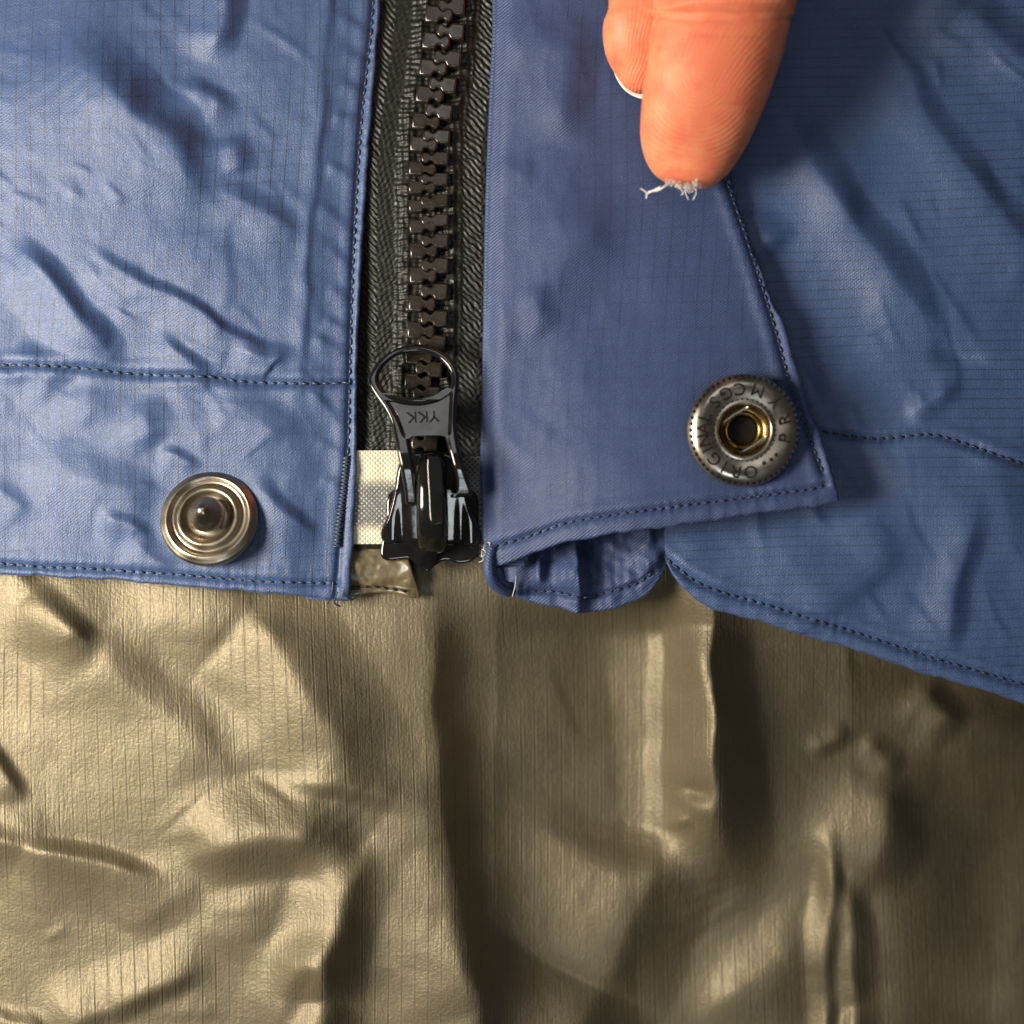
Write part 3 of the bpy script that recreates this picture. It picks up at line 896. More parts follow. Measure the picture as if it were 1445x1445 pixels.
# bar tack on the left panel edge
bag = Bag()
x, y, a = along([(489, 644), (485, 690), (479, 735), (475, 772)], 2.6)
for i in range(len(x)):
    n = a[i] + math.pi / 2 + (0.32 if i % 2 else -0.32)
    hw = 7.0 * random.uniform(.85, 1.1)
    ex = np.array([x[i] + math.cos(n) * hw * k for k in (-1, -.6, 0, .6, 1)]); ey = np.array([y[i] + math.sin(n) * hw * k for k in (-1, -.6, 0, .6, 1)])
    z = z_left(np.array([x[i]]), np.array([y[i]]))[0]
    bag.tube([(ex[k], ey[k], z + (0, 3.2, 5.2, 3.2, 0)[k]) for k in range(5)], 1.7, 6)
obj('bar_tack', bag.mesh('bar_tack', placed=True), M_thread_grey, left, kind='stuff')
# loose thread ends at the corner
bag = Bag()
for (p0, p1, p2) in [((476, 835, 54), (472, 850, 48), (480, 856, 40)), ((484, 838, 54), (496, 846, 46), (504, 840, 40)), ((470, 820, 56), (468, 838, 55), (462, 852, 40))]:
    bag.tube([tuple(q) for q in catmull([p0, p1, p2], 8)], 1.2, 6)
obj('loose_thread', bag.mesh('loose_thread', placed=True), M_thread_grey, left)
bag = Bag()
bag.tube([tuple(q) for q in catmull([(728, 812, 34), (727, 826, 38), (723, 842, 36)], 8)], 0.55, 6)
obj('loose_thread', bag.mesh('loose_thread', placed=True), M_lint, facing)
# frayed tape ends beside the flap
bag = Bag()
for k in range(9):
    x0 = 683 + random.uniform(-3, 6); y0 = 768 + random.uniform(-4, 28)
    pts = [(x0, y0, 46), (x0 + random.uniform(-7, 7), y0 + random.uniform(-2, 9), 52), (x0 + random.uniform(-6, 9), y0 + random.uniform(2, 13), 48)]
    bag.tube([tuple(q) for q in catmull(pts, 5)], 0.6, 5)
obj('frayed_threads', bag.mesh('frayed_threads', placed=True), M_lint, flap, kind='stuff')

# ---------------------------------------------------------------- zipper tape and teeth
LT = [(32, 603), (69.5, 599), (107, 594.7), (144, 590.5), (181, 585), (214, 582), (247, 580), (274, 579), (300, 579.5), (328, 580), (361, 581), (395, 581), (433, 579), (470, 577), (506, 575), (541, 573)]
RT = [(23, 658), (59, 656), (97.6, 652), (135, 645.5), (172, 640), (205.5, 637), (234.6, 635), (263, 634), (292, 634.5), (319, 635), (347.6, 635), (382, 635), (418, 634), (455.5, 633), (490, 631), (526, 626), (560, 623)]
for T, dy in ((LT, 37), (RT, 37.5)):
    y0, x0 = T[0]
    for k in range(1, 9): T.insert(0, (y0 - dy * k, x0 + 4.0 * k))
for k in range(1, 4): LT.append((541 + 35 * k, 573 - 1 * k))
for k in range(1, 4): RT.append((560 + 34 * k, 623 - 1 * k))
mid = lambda y: 0.5 * (np.interp(y, [t[0] for t in LT], [t[1] for t in LT]) + np.interp(y, [t[0] for t in RT], [t[1] for t in RT]))

def z_tape_base(Y):
    return 28 + 4 * np.sin((Y - 60) / 95.0)
def tape(name, side):
    lo, hi = ((475, 617) if side < 0 else (611, 735))
    xs_ = np.concatenate([np.arange(lo, hi, 1.5)]); ys_ = np.concatenate([np.linspace(-700, -30, 40), np.arange(-28, 640 if side < 0 else 648, 1.5)])
    X, Y = np.meshgrid(xs_, ys_)
    sh = mid(Y) - mid(np.array(450.0)); X = X + sh * smooth(80 if side < 0 else 80, 0, np.abs(X - 610)) * 1.0
    d = np.abs(X - mid(Y))
    ph = (X + 2.5 * gnoise(X * .05, Y * .05, 91)); q = Y + 2.5 * gnoise(X * .05, Y * .05, 92)
    # herringbone body
    cola = np.sin(2 * math.pi * (ph * 0.10 + q * 0.105)); colb = np.sin(2 * math.pi * (-ph * 0.10 + q * 0.105))
    zig = np.where(np.floor((d - 46) / 26).astype(int) % 2 == 0, cola if side < 0 else colb, colb if side < 0 else cola)
    yarn = np.abs(np.sin(math.pi * (ph * 0.13 - q * 0.03)))
    body = 1.5 * zig + 1.0 * yarn
    # cord ribs beside the teeth
    ribs = 2.2 * np.abs(np.sin(math.pi * q / 7.6)) + 0.8 * np.sin(2 * math.pi * ph / 9.0)
    f = smooth(50, 44, d)
    H = body * (1 - f) + ribs * f + 5.0 * np.exp(-((d - 32) / 9) ** 2)
    H *= (0.8 + 0.5 * gnoise(X * .08, Y * .08, 93))
    Z = z_tape_base(Y) + H - (9 * smooth(532, 505, X) if side < 0 else 0)
    uv = np.stack([X.ravel() / 1000, Y.ravel() / 1000], 1)
    return mesh_from(name, pxV(X, Y, Z), grid_faces(*X.shape), uv)
tapeL = obj('zipper_tape', tape('zipper_tape', -1), M_tape, jacket, 'black woven zipper tape beside the bright front panel')
tapeR = obj('zipper_tape', tape('zipper_tape', 1), M_tape, jacket, 'black woven zipper tape along the flap')

def tooth_mesh():
    """one moulded tooth pointing +x, body at the origin"""
    pr = [(0, -11.5), (17, -11.5), (19, -10), (21, -6.5), (24, -5.0), (27, -6.5), (30, -9.0), (34, -9.2), (37, -7), (38.5, -3), (38.5, 3), (37, 7), (34, 9.2), (30, 9.0), (27, 6.5), (24, 5.0), (21, 6.5), (19, 10), (17, 11.5), (0, 11.5)]
    bm = bmesh.new()
    top = [bm.verts.new((x_ * S, y_ * S, 15 * S)) for x_, y_ in pr]
    bot = [bm.verts.new((x_ * S, y_ * S, -4 * S)) for x_, y_ in pr]
    n = len(pr)
    ft = bm.faces.new(top); bm.faces.new(bot[::-1])
    for i in range(n): bm.faces.new((top[i], bot[i], bot[(i + 1) % n], top[(i + 1) % n]))
    bmesh.ops.recalc_face_normals(bm, faces=bm.faces)
    bmesh.ops.bevel(bm, geom=[e for e in ft.edges], offset=3.2 * S, segments=4, profile=0.5, affect='EDGES', clamp_overlap=True)
    me = bpy.data.meshes.new('tooth'); bm.to_mesh(me); bm.free()
    for p in me.polygons: p.use_smooth = len(p.vertices) <= 4 and abs(p.normal.z) > 0.05 and p.normal.z < 0.999
    me.materials.append(M_tooth)
    return me
tooth_me = tooth_mesh()
for T, side, parent in ((LT, 1, tapeL), (RT, -1, tapeR)):
    ysT = [t[0] for t in T]
    for i, (ty, tx) in enumerate(T):
        j = min(max(i, 1), len(T) - 2)
        dy = (T[j + 1][0] - T[j - 1][0]) / 2; dx = (T[j + 1][1] - T[j - 1][1]) / 2
        o = obj('tooth', tooth_me, None, parent)
        zt = float(z_tape_base(np.array(ty))) + 3 + random.uniform(-.6, .6)
        o.location = W(tx, ty, zt)
        ang = math.atan2(dx, dy)
        o.rotation_euler = (random.uniform(-.05, .05), random.uniform(-.05, .05) * side, (0 if side > 0 else math.pi) + ang * 0.9 + random.uniform(-.02, .02))
        k = min(1.0, dy / 36.5)
        o.scale = (1.0, max(k, .74), 1.0)

# ---------------------------------------------------------------- tape ends
def flat_cloth(name, poly_l, poly_r, y0, y1, zf, mat, parent, label=None, step=2.0):
    Lf = curvefun(poly_l, False); Rf = curvefun(poly_r, False)
    ysx = np.arange(y0, y1, step); us = np.linspace(0, 1, 40)
    U, Y = np.meshgrid(us, ysx)
    X = Lf(Y) + U * (Rf(Y) - Lf(Y))
    Z = zf(X, Y)
    uv = np.stack([X.ravel() / 1000, Y.ravel() / 1000], 1)
    me = mesh_from(name, pxV(X, Y, Z), grid_faces(*X.shape), uv)
    return obj(name, me, mat, parent, label)
flat_cloth('tape_end', [(470, 630), (470, 780)], [(586, 630), (588, 780)], 637, 769, lambda X, Y: 33 + 1.5 * gnoise(X * .04, Y * .04, 5), M_cream, jacket, 'cream tape end with a speckled dark band')
flat_cloth('tape_end', [(640, 640), (645, 780)], [(692, 640), (700, 780)], 645, 786, lambda X, Y: 35 + 1.5 * gnoise(X * .04, Y * .04, 6), M_net, jacket, 'dark netted tape end beside the flap')
flat_cloth('tape_end', [(478, 758), (476, 775)], [(560, 758), (548, 775)], 764, 776, lambda X, Y: 31 + 2 * gnoise(X * .08, Y * .08, 7), M_recess, jacket)

# tan guard tab below the slider
def z_tab(X, Y):
    z = 24 + 8 * np.exp(-((Y - 800) / 20) ** 2) + 3 * gnoise(X * .03, Y * .05, 8) + 1.2 * gnoise(X * .1, Y * .1, 9)
    z -= 4 * np.exp(-((Y - (829 + 2 * np.sin(X / 9))) / 4) ** 2)
    return z + 4 * np.exp(-((X - 578) / 12) ** 2)
xs = axis(470, 590, 470, 590, 2.0); ys = axis(752, 838, 752, 838, 2.0)
me = sheet('zipper_guard', xs, ys, lambda y: y * 0 + 470.0, curvefun([(566, 740), (572, 780), (580, 810), (588, 834), (590, 850)], False), lambda x: x * 0 + 752.0,
           curvefun([(460, 838), (500, 838), (520, 834), (545, 833), (565, 836), (580, 840), (600, 841)]), z_tab, rim='rb', r=3.5, tuck=30)
M_tab_shaded = simple('glossy_tan_film_painted_shade', (0.115, 0.088, 0.045), 0.36, spec=0.5, vary=0.3)  # glossy tan coating with the slider's shadow darkened into its base colour
guard = obj('zipper_guard', me, M_tab_shaded, jacket, 'small glossy tan tab under the zipper slider')
stitching([(496, 830), (520, 828), (545, 830), (575, 835)], z_tab, guard, M_thread_dark, pitch=13, length=11, r=1.6, lift=3.0)

# ---------------------------------------------------------------- slider
def c3(pts): return [(460 + a / 5.558, 460 + b_ / 5.558) for a, b_ in pts]
ZB = 46
body_out = closed([(592, 640), (575, 644), (566, 660), (561, 690), (557, 708), (551, 728), (542, 746), (541, 758), (547, 766), (556, 767), (575, 765), (590, 767), (600, 775), (609, 780),
                   (618, 777), (630, 769), (650, 769), (668, 772), (678, 766), (680, 755), (675, 738), (666, 718), (662, 703), (660, 685), (656, 660), (648, 645), (630, 640), (610, 638)], 5)
me = plate('zipper_slider', [body_out], 0, 9, 5.0, 4)
so = bpy.data.objects.new('tmp', me); col.objects.link(so)
md = so.modifiers.new('remesh', 'REMESH'); md.mode = 'VOXEL'; md.voxel_size = 1.7 * S
md = so.modifiers.new('smooth', 'SMOOTH'); md.factor = 0.5; md.iterations = 5
me = eval_mesh(so, 'zipper_slider')
# the wings droop towards the lower edge so that they catch the window light
bm = bmesh.new(); bm.from_mesh(me)
for v in bm.verts:
    yy = C0 - v.co.y / S; xx = C0 + v.co.x / S
    f = max(0.0, min(1.0, (yy - 690) / 80))
    wave = 2.6 * math.exp(-((xx - 571) / 6) ** 2) + 2.6 * math.exp(-((xx - 652) / 6) ** 2) - 3.0 * math.exp(-((xx - 556) / 9) ** 2) - 3.0 * math.exp(-((xx - 667) / 9) ** 2)
    v.co.z += (58 - 19 * f - 3 * f * f - 3 * abs((xx - 611) / 66) ** 2 - wave * f) * S
bm.to_mesh(me); bm.free()
for p in me.polygons: p.use_smooth = True
slider = obj('zipper_slider', me, M_gun, jacket, 'glossy black metal zipper slider with hanging pull')
me = plate('lower_plate', [closed([(560, 690), (548, 740), (541, 768), (541, 784), (552, 790), (580, 788), (592, 797), (604, 806), (616, 797), (630, 790), (650, 794), (668, 790), (676, 776), (676, 740), (664, 690)], 5)], 36, 5, 3.5, 3)
for p in me.polygons: p.use_smooth = True
obj('lower_plate', me, M_gun, slider)
# wedge (diamond) between the two plates
bm = bmesh.new()
q = [(584, 768, 58), (606, 776, 62), (626, 770, 58), (612, 800, 40), (592, 797, 44), (602, 806, 30), (590, 780, 30), (624, 782, 30)]
vs_ = [bm.verts.new(W(*p)) for p in q]
bmesh.ops.convex_hull(bm, input=vs_)
bmesh.ops.bevel(bm, geom=list(bm.edges), offset=1.2 * S, segments=2, affect='EDGES')
me = bpy.data.meshes.new('wedge'); bm.to_mesh(me); bm.free()
obj('wedge', me, M_gun, slider)
# crown: the arched bridge that carries the pull
bag = Bag()
def crown_section(xc, yc, zc, hw, hh):
    pts = []
    n = 20
    for k in range(n):
        th = 2 * math.pi * k / n
        c, s_ = math.cos(th), math.sin(th)
        pts.append((xc + hw * math.copysign(abs(c) ** .55, c), yc, zc + hh * math.copysign(abs(s_) ** .75, s_)))
    return pts
V = []; F = []
secs = [(613, 641, 52, 15, 4), (613, 643, 66, 17, 12), (613, 650, 76, 19, 18), (613, 664, 84, 20, 21), (613.5, 690, 88, 20.5, 22), (614, 715, 88, 21, 22), (614, 738, 84, 21.5, 21), (614, 755, 74, 21.5, 18), (614, 768, 62, 20.5, 14), (613, 776, 54, 17, 9), (612, 780, 48, 11, 4)]
for s_ in secs: V += crown_section(*s_)
n = 20
for i in range(len(secs) - 1):
    for k in range(n):
        l_ = (k + 1) % n; F.append((i * n + k, i * n + l_, (i + 1) * n + l_, (i + 1) * n + k))
F.append(tuple(range(n))); F.append(tuple(range((len(secs) - 1) * n, len(secs) * n)))
bag.add(V, F)
obj('crown', bag.mesh('crown'), M_gun, slider)
bm = bmesh.new()
me = plate('crown_facet', [closed([(609, 652), (617, 648), (627, 652), (630, 690), (630, 732), (626, 738), (614, 737), (611, 700)], 4)], 109.5, 2.0, 1.2, 2)
fc = obj('crown_facet', me, M_gun, slider)
# pull tab
outer = c3([(650, 150), (540, 188), (440, 258), (368, 338), (332, 410), (346, 480), (400, 570), (460, 655), (508, 755), (540, 880), (562, 1000), (592, 1150), (615, 1290), (622, 1385), (640, 1408), (700, 1410), (720, 1390),
            (716, 1300), (692, 1110), (668, 965), (655, 890), (662, 866), (700, 852), (890, 846), (930, 862), (945, 900), (962, 970), (992, 1085), (1015, 1190), (1016, 1270), (1000, 1310), (978, 1325), (985, 1348), (1050, 1345), (1125, 1338), (1150, 1310),
            (1130, 1240), (1100, 1160), (1062, 1020), (1034, 880), (1022, 740), (1030, 600), (1042, 480), (1044, 380), (1010, 290), (940, 216), (850, 170), (755, 148)])
hole = c3([(415, 425), (432, 352), (520, 256), (620, 216), (740, 210), (850, 240), (930, 300), (975, 370), (986, 440), (965, 492), (880, 552), (780, 582), (700, 587), (600, 576), (510, 546), (450, 495)])
web_hole = c3([(480, 560), (540, 575), (620, 596), (700, 604), (780, 600), (870, 574), (955, 520), (968, 560), (962, 680), (958, 800), (950, 842), (900, 830), (690, 836), (640, 856), (618, 840), (590, 760), (550, 680), (510, 610)])
ZP = 96
frame_me = plate('pull_tab', [closed(outer, 4), closed(hole, 5), closed(web_hole, 3)], 0, 8.5, 5.4, 5)
web_me = plate('web', [closed(c3([(470, 540), (540, 560), (620, 584), (700, 594), (780, 588), (880, 558), (970, 500), (985, 560), (975, 700), (965, 860), (900, 842), (690, 848), (630, 866), (600, 800), (560, 700), (500, 610)]), 4)], -0.5, 5.0, 1.0, 2)
txt = text_mesh('YKK', 15.5, 0.8)
tc = up(460 + 762 / 5.558, 460 + 708 / 5.558, 0)
txt.transform(Matrix.Translation(W(*tc, 5.2)) @ Matrix.Rotation(math.pi + math.radians(3), 4, 'Z') @ Matrix.Diagonal((1.12, 1, 1, 1)))
# the pull leans: its ring end rests lower on the teeth, its legs ride over the crown
def lean(me, k=0.10):
    bm = bmesh.new(); bm.from_mesh(me)
    for v in bm.verts:
        yy = C0 - v.co.y / S
        z = ZP - 34 * max(0, (640 - yy)) / 150 - 18 * max(0, (yy - 660)) / 55
        ux = C0 + v.co.x / S
        f = (D - z) / D
        v.co.x *= f; v.co.y *= f
        v.co.z += z * S
    bm.to_mesh(me); bm.free(); me.update()
for m_ in (frame_me, web_me, txt): lean(m_)
for p in frame_me.polygons: p.use_smooth = True
pull = obj('pull_tab', frame_me, M_gun, slider)
obj('pull_web', web_me, M_gun, slider)
obj('lettering', txt, M_recess, slider)

# ---------------------------------------------------------------- snap stud
prof = [(0, 49), (4, 48.2), (8.5, 45), (13, 39.5), (18, 33), (22.5, 27.5), (25, 22), (23, 17), (20.5, 12.5), (19.5, 9), (20.5, 6.5), (24, 5.2), (29, 5.5), (33, 8), (36, 11.5), (39, 13), (42.5, 12), (45, 8.5), (48, 6.0), (51, 6.5), (54, 9.0), (57, 10.8), (60, 9.6), (63, 7.4), (66, 5.2), (67.5, 2.2), (66.5, -1.5), (64, -16)]
V, F = lathe(round_profile(prof, 4), 80)
me = mesh_from('snap_stud', V, F)
stud = obj('snap_stud', me, M_brass, jacket, 'ringed brass snap stud with pointed post on the bright panel')
zs = float(z_left(np.array([295.0]), np.array([732.0]))[0])
sx, sy = up(295.5, 732, zs + 14)
stud.location = W(sx, sy, zs + 14)
stud.rotation_euler = (math.radians(-17), math.radians(-2), 0)

# ---------------------------------------------------------------- snap socket
ZF = float(z_flap(np.array([1047.0]), np.array([607.0]))[0])
prof = [(60, -10), (72, -8), (75.5, 0), (75.5, 7), (74, 10.5), (70.5, 14.5), (66, 17.5), (60, 19.2), (53, 19.0), (46, 17.6), (41, 16.6), (37.5, 17.4), (35.5, 17.0), (34.4, 14.5), (34, 8), (33.5, 0), (30, -5)]
V, F = lathe(round_profile(prof, 4), 96)
socket = obj('snap_socket', mesh_from('snap_socket', V, F), M_nickel, jacket, 'lettered antique metal snap socket on the flap corner')
sx, sy = up(1047.3, 607.5, ZF + 10)
socket.location = W(sx, sy, ZF + 12)
socket.rotation_euler = (math.radians(1.5), math.radians(2), 0)
prof = [(34.5, 4), (31, 0), (27, -2), (25, 1), (23, 2.0), (20.5, 0), (19, -4), (18, -8), (0, -8.5)]
V, F = lathe(round_profile(prof, 4), 64)
obj('inner_cup', mesh_from('inner_cup', V, F), M_gold, socket)
V, F = lathe([(18.6, -5), (12, -7), (0, -7.5)], 32)
obj('cup_floor', mesh_from('cup_floor', V, F), M_recess, socket)
def local_bag_mesh(name, bag):
    me = bpy.data.meshes.new(name)
    me.from_pydata([(v[0] * S, v[1] * S, v[2] * S) for v in bag.V], [], bag.F); me.update()
    for p in me.polygons: p.use_smooth = True
    return me
for sgn in (-1, 1):
    bag = Bag()
    ang = math.radians(33)
    nx, ny = math.cos(ang + math.pi / 2), math.sin(ang + math.pi / 2)
    dx_, dy_ = math.cos(ang), math.sin(ang)
    off = 24.5 * sgn
    L_ = 19
    pts = [(nx * off * (1 - 0.06 * abs(t)) + dx_ * L_ * t, ny * off * (1 - 0.06 * abs(t)) + dy_ * L_ * t, 12) for t in np.linspace(-1.1, 1.1, 9)]
    bag.tube(pts, 2.6, 10)
    obj('spring_wire', local_bag_mesh('spring_wire', bag), M_nickel, socket)
# punched dots round the rim and round the hole
bag = Bag()
def blob(cx, cy, cz, r_):
    V = [(cx, cy, cz + r_ * .5)]; F = []
    n = 8
    for (rr, zz) in ((.7, .35), (1, 0), (.6, -.6)):
        for k in range(n):
            th = 2 * math.pi * k / n; V.append((cx + r_ * rr * math.cos(th), cy + r_ * rr * math.sin(th), cz + r_ * zz))
    for k in range(n): F.append((0, 1 + k, 1 + (k + 1) % n))
    for i in range(2):
        for k in range(n):
            a_ = 1 + i * n + k; b_ = 1 + i * n + (k + 1) % n; F.append((a_, a_ + n, b_ + n, b_))
    return V, F
for k in range(54):
    th = 2 * math.pi * k / 54
    bag.add(*blob(71 * math.cos(th), 71 * math.sin(th), 14.4, 2.7))
for k in range(38):
    th = 2 * math.pi * k / 38
    bag.add(*blob(41.2 * math.cos(th), 41.2 * math.sin(th), 16.7, 1.55))
for px_, py_ in ((982, 925), (938, 965), (875, 995)):
    bag.add(*blob((px_ - 705) / 6.568, -(py_ - 707) / 6.568, 18.6, 3.0))
obj('punched_dots', local_bag_mesh('punched_dots', bag), M_recess, socket, kind='stuff')
letters = []
def ring_letter(ch, cx, cy, outward, size=17):
    x_ = (cx - 703) / 6.568; y_ = -(cy - 700) / 6.568
    r_ = math.hypot(x_, y_); th = math.atan2(y_, x_)
    r_ = 55.5
    rot = th - math.pi / 2 if outward else th + math.pi / 2
    tiltz = 0.02
    me_ = text_mesh(ch, size, 0.9)
    M = Matrix.Translation((r_ * math.cos(th) * S, r_ * math.sin(th) * S, 19.15 * S)) @ Matrix.Rotation(rot, 4, 'Z')
    letters.append((me_, M))
for ch, cx, cy in (('O', 750, 1030), ('R', 630, 1045), ('I', 530, 1008), ('G', 435, 955), ('I', 380, 870), ('N', 345, 790), ('A', 338, 685), ('L', 365, 590)):
    ring_letter(ch, cx, cy, True)
for ch, cx, cy in (('P', 1040, 770), ('R', 1045, 610), ('Y', 965, 460), ('M', 812, 365), ('C', 655, 345), ('G', 540, 390), ('S', 437, 458)):
    ring_letter(ch, cx, cy, False)
obj('lettering', join_meshes('lettering', letters), M_recess, socket)

# ============================================================================
# THE HAND
# ============================================================================
TIP = (962.0, 262.0)
def skin():
    N = NT('skin')
    o = N.objc()
    sc = N.node('ShaderNodeVectorMath', operation='SCALE'); N.link(o, sc.inputs[0]); sc.inputs['Scale'].default_value = 1.0 / S
    p = sc.outputs[0]
    x, y, z = N.sep(p)
    # loop-shaped ridges round a core above the tip, opening to the upper right
    cx, cy = 8.0, 112.0
    nx_ = N.math('MULTIPLY', N.math('SUBTRACT', N.noise(p, 0.02, 2), 0.5), 16.0)
    dx_ = N.math('ADD', N.math('SUBTRACT', x, cx), nx_); dy_ = N.math('SUBTRACT', y, cy)
    ax, ay = 0.50, 0.866
    al = N.math('MAXIMUM', N.math('ADD', N.math('MULTIPLY', dx_, ax), N.math('MULTIPLY', dy_, ay)), 0.0)
    ex = N.math('SUBTRACT', dx_, N.math('MULTIPLY', al, ax)); ey = N.math('SUBTRACT', dy_, N.math('MULTIPLY', al, ay))
    ey = N.math('MULTIPLY', ey, 0.92)
    d = N.math('SQRT', N.math('ADD', N.math('MULTIPLY', ex, ex), N.math('MULTIPLY', ey, ey)))
    d = N.math('DIVIDE', d, N.math('ADD', 1.0, N.math('MULTIPLY', al, 0.0045)))
    f = N.math('SINE', N.math('MULTIPLY', d, 2 * math.pi / 4.9))
    fade = N.maprange(N.noise(p, 0.02, 3), 0.35, 0.6, 0.4, 1.0)
    ridge = N.math('MULTIPLY', f, fade)
    # fine creases across the finger
    wr = N.noise(N.comb(N.math('MULTIPLY', x, 0.015), N.math('MULTIPLY', y, 0.22)), 1.0, 3)
    pore = N.noise(p, 0.35, 2)
    ridge = N.math('MULTIPLY', ridge, N.maprange(d, 125.0, 75.0, 0.15, 1.0))
    h = N.math('ADD', N.math('MULTIPLY', ridge, 0.42), N.math('ADD', N.math('MULTIPLY', wr, 0.7), N.math('MULTIPLY', pore, 0.4)))
    nrm = N.bump(h, 0.55, 0.00011)
    mott = N.noise(p, 0.03, 4, 0.6)
    c = N.mix(N.maprange(mott, 0.35, 0.68), (0.74, 0.255, 0.125, 1), (0.68, 0.17, 0.085, 1))
    # rosier pad
    rr = N.math('SQRT', N.math('ADD', N.math('POWER', N.math('DIVIDE', N.math('SUBTRACT', x, 36.0), 70.0), 2.0), N.math('POWER', N.math('DIVIDE', N.math('SUBTRACT', y, 130.0), 105.0), 2.0)))
    c = N.mix(N.maprange(rr, 1.1, 0.2, 0.0, 0.6), c, (0.70, 0.165, 0.085, 1))
    c = N.mix(N.maprange(ridge, -0.9, 0.1, 0.36, 0.0), c, (0.60, 0.17, 0.07, 1))  # furrow shade between the ridges put into the colour
    N.set(Base_Color=c, Roughness=0.5, Normal=nrm)
    N.b.inputs['Subsurface Weight'].default_value = 0.45
    N.b.inputs['Subsurface Radius'].default_value = (0.0018, 0.0007, 0.0003)
    N.b.inputs['Subsurface Scale'].default_value = 1.0
    N.b.inputs['Specular IOR Level'].default_value = 0.32
    return N.m
M_skin = skin()

def finger(stations, n=48, flat=2.25):
    """stations: (y, left x, right x, z centre, half depth) in picture units, tip last"""
    A = np.array(stations, float)
    ysx = A[:, 0]
    V = []; F = []
    yy = np.concatenate([np.linspace(ysx[0], ysx[-1] - 60, 130), ysx[-1] - 60 * np.cos(np.linspace(0, math.pi / 2, 40))[1:-1] ** 1.0])
    yy = np.unique(yy)
    sm = lambda k: np.interp(yy, *curve_sample(A, k))
    L, R, zc, hd = sm(1), sm(2), sm(3), sm(4)
    for i in range(len(yy)):
        cx = (L[i] + R[i]) / 2; hw = (R[i] - L[i]) / 2
        for k in range(n):
            th = 2 * math.pi * k / n
            c, s_ = math.cos(th), math.sin(th)
            xo = cx + hw * math.copysign(abs(c) ** (2 / flat), c)
            zo = zc[i] + hd[i] * math.copysign(abs(s_) ** (2 / flat), s_)
            ux, uy = up(xo, yy[i], zc[i])
            V.append((ux, uy, zo))
    m = len(yy)
    for i in range(m - 1):
        for k in range(n):
            l_ = (k + 1) % n
            F.append((i * n + k, (i + 1) * n + k, (i + 1) * n + l_, i * n + l_))
    F.append(tuple(range(n))); F.append(tuple(range((m - 1) * n, m * n))[::-1])
    return V, F
def curve_sample(A, k):
    P = catmull([(a[0], a[k]) for a in A], 8)
    o = np.argsort(P[:, 0])
    return P[o, 0], P[o, k * 0 + 1]

zf0 = 84.0
def fz(hd, yv): return zf0 + hd + 0.16 * max(0, 200 - yv)
front = [(-620, 930, 1190), (-420, 945, 1180), (-260, 940, 1166), (-120, 934, 1150), (-40, 926, 1136), (0, 926, 1125), (14, 924, 1121), (25, 925, 1117), (38, 922, 1114), (60, 918, 1109), (87, 913, 1101), (120, 908.5, 1090), (150, 905, 1079), (187, 903.5, 1063),
         (207, 906, 1053), (222, 910, 1044), (236, 917, 1035), (246, 925, 1027), (254, 936, 1018), (260, 948, 1010), (265, 966, 998), (267.5, 980, 986)]
fs = []
for (y_, l_, r_) in front:
    hw = (r_ - l_) / 2
    hd = hw * 0.74 if y_ < 180 else hw * (0.74 + 0.02 * 0)
    hd *= 1 + 0.05 * math.exp(-((y_ - 130) / 60) ** 2)
    dipc = 6.5 * math.exp(-((y_ - 25) / 8.0) ** 2)
    fs.append((y_, l_ + (1.5 * math.exp(-((y_ - 25) / 7) ** 2)), r_, fz(max(hd, 46), y_) - dipc * .5, hd - dipc * .5))
back = [(-620, 780, 960), (-420, 800, 960), (-220, 830, 962), (-100, 848, 965), (0, 859, 966), (31, 851.5, 962), (52, 850.5, 958), (79, 855.5, 952), (98, 865, 946), (110, 873, 941), (119, 880, 936), (126, 888, 930), (131, 898, 922), (133, 906, 914)]
bs = []
for (y_, l_, r_) in back:
    hw = (r_ - l_) / 2; hd = hw * 0.80
    bs.append((y_, l_, r_, 66 + max(hd, 30) + 0.14 * max(0, 60 - y_), hd))
bag = Bag()
bag.add(*finger(fs)); bag.add(*finger(bs))
# palm block joining the two fingers above the picture
palm = [(-1250, 820, 1180, 330, 90), (-1000, 720, 1280, 310, 120), (-800, 700, 1290, 270, 130), (-650, 740, 1260, 240, 110), (-560, 800, 1220, 225, 70), (-520, 860, 1180, 220, 20)]
bag.add(*finger(palm))
hand_me = bag.mesh('hand_raw')
ho = bpy.data.objects.new('tmp', hand_me); col.objects.link(ho)
md = ho.modifiers.new('remesh', 'REMESH'); md.mode = 'VOXEL'; md.voxel_size = 3.0 * S; md.use_smooth_shade = True
md2 = ho.modifiers.new('smooth', 'SMOOTH'); md2.factor = 0.5; md2.iterations = 4
hand_me = eval_mesh(ho, 'hand')
tipW = W(*up(TIP[0], TIP[1], zf0), zf0)
hand_me.transform(Matrix.Translation(-tipW))
# press the joint crease and the pad lines into the mesh
nv = len(hand_me.vertices)
co = np.empty(nv * 3, np.float32); hand_me.vertices.foreach_get('co', co); co = co.reshape(-1, 3)
nr = np.empty(nv * 3, np.float32); hand_me.vertices.foreach_get('normal', nr); nr = nr.reshape(-1, 3)
wx = (co[:, 0] + tipW.x) / S + C0; wy = C0 - (co[:, 1] + tipW.y) / S; wz = (co[:, 2] + tipW.z) / S
kk = D / (D - wz); ix = C0 + (wx - C0) * kk; iy = C0 + (wy - C0) * kk
fr = (ix > 918) & (wz > 120)
cy_ = 24 + 3.5 * np.sin((ix - 930) / 60.0) + 1.5 * gnoise(ix * .04, iy * 0, 3)
dsp = -3.4 * np.exp(-((iy - cy_) / 3.2) ** 2) - 1.4 * np.exp(-((iy - (cy_ - 13)) / 3.0) ** 2) * (0.5 + 0.5 * np.sin(ix / 23))
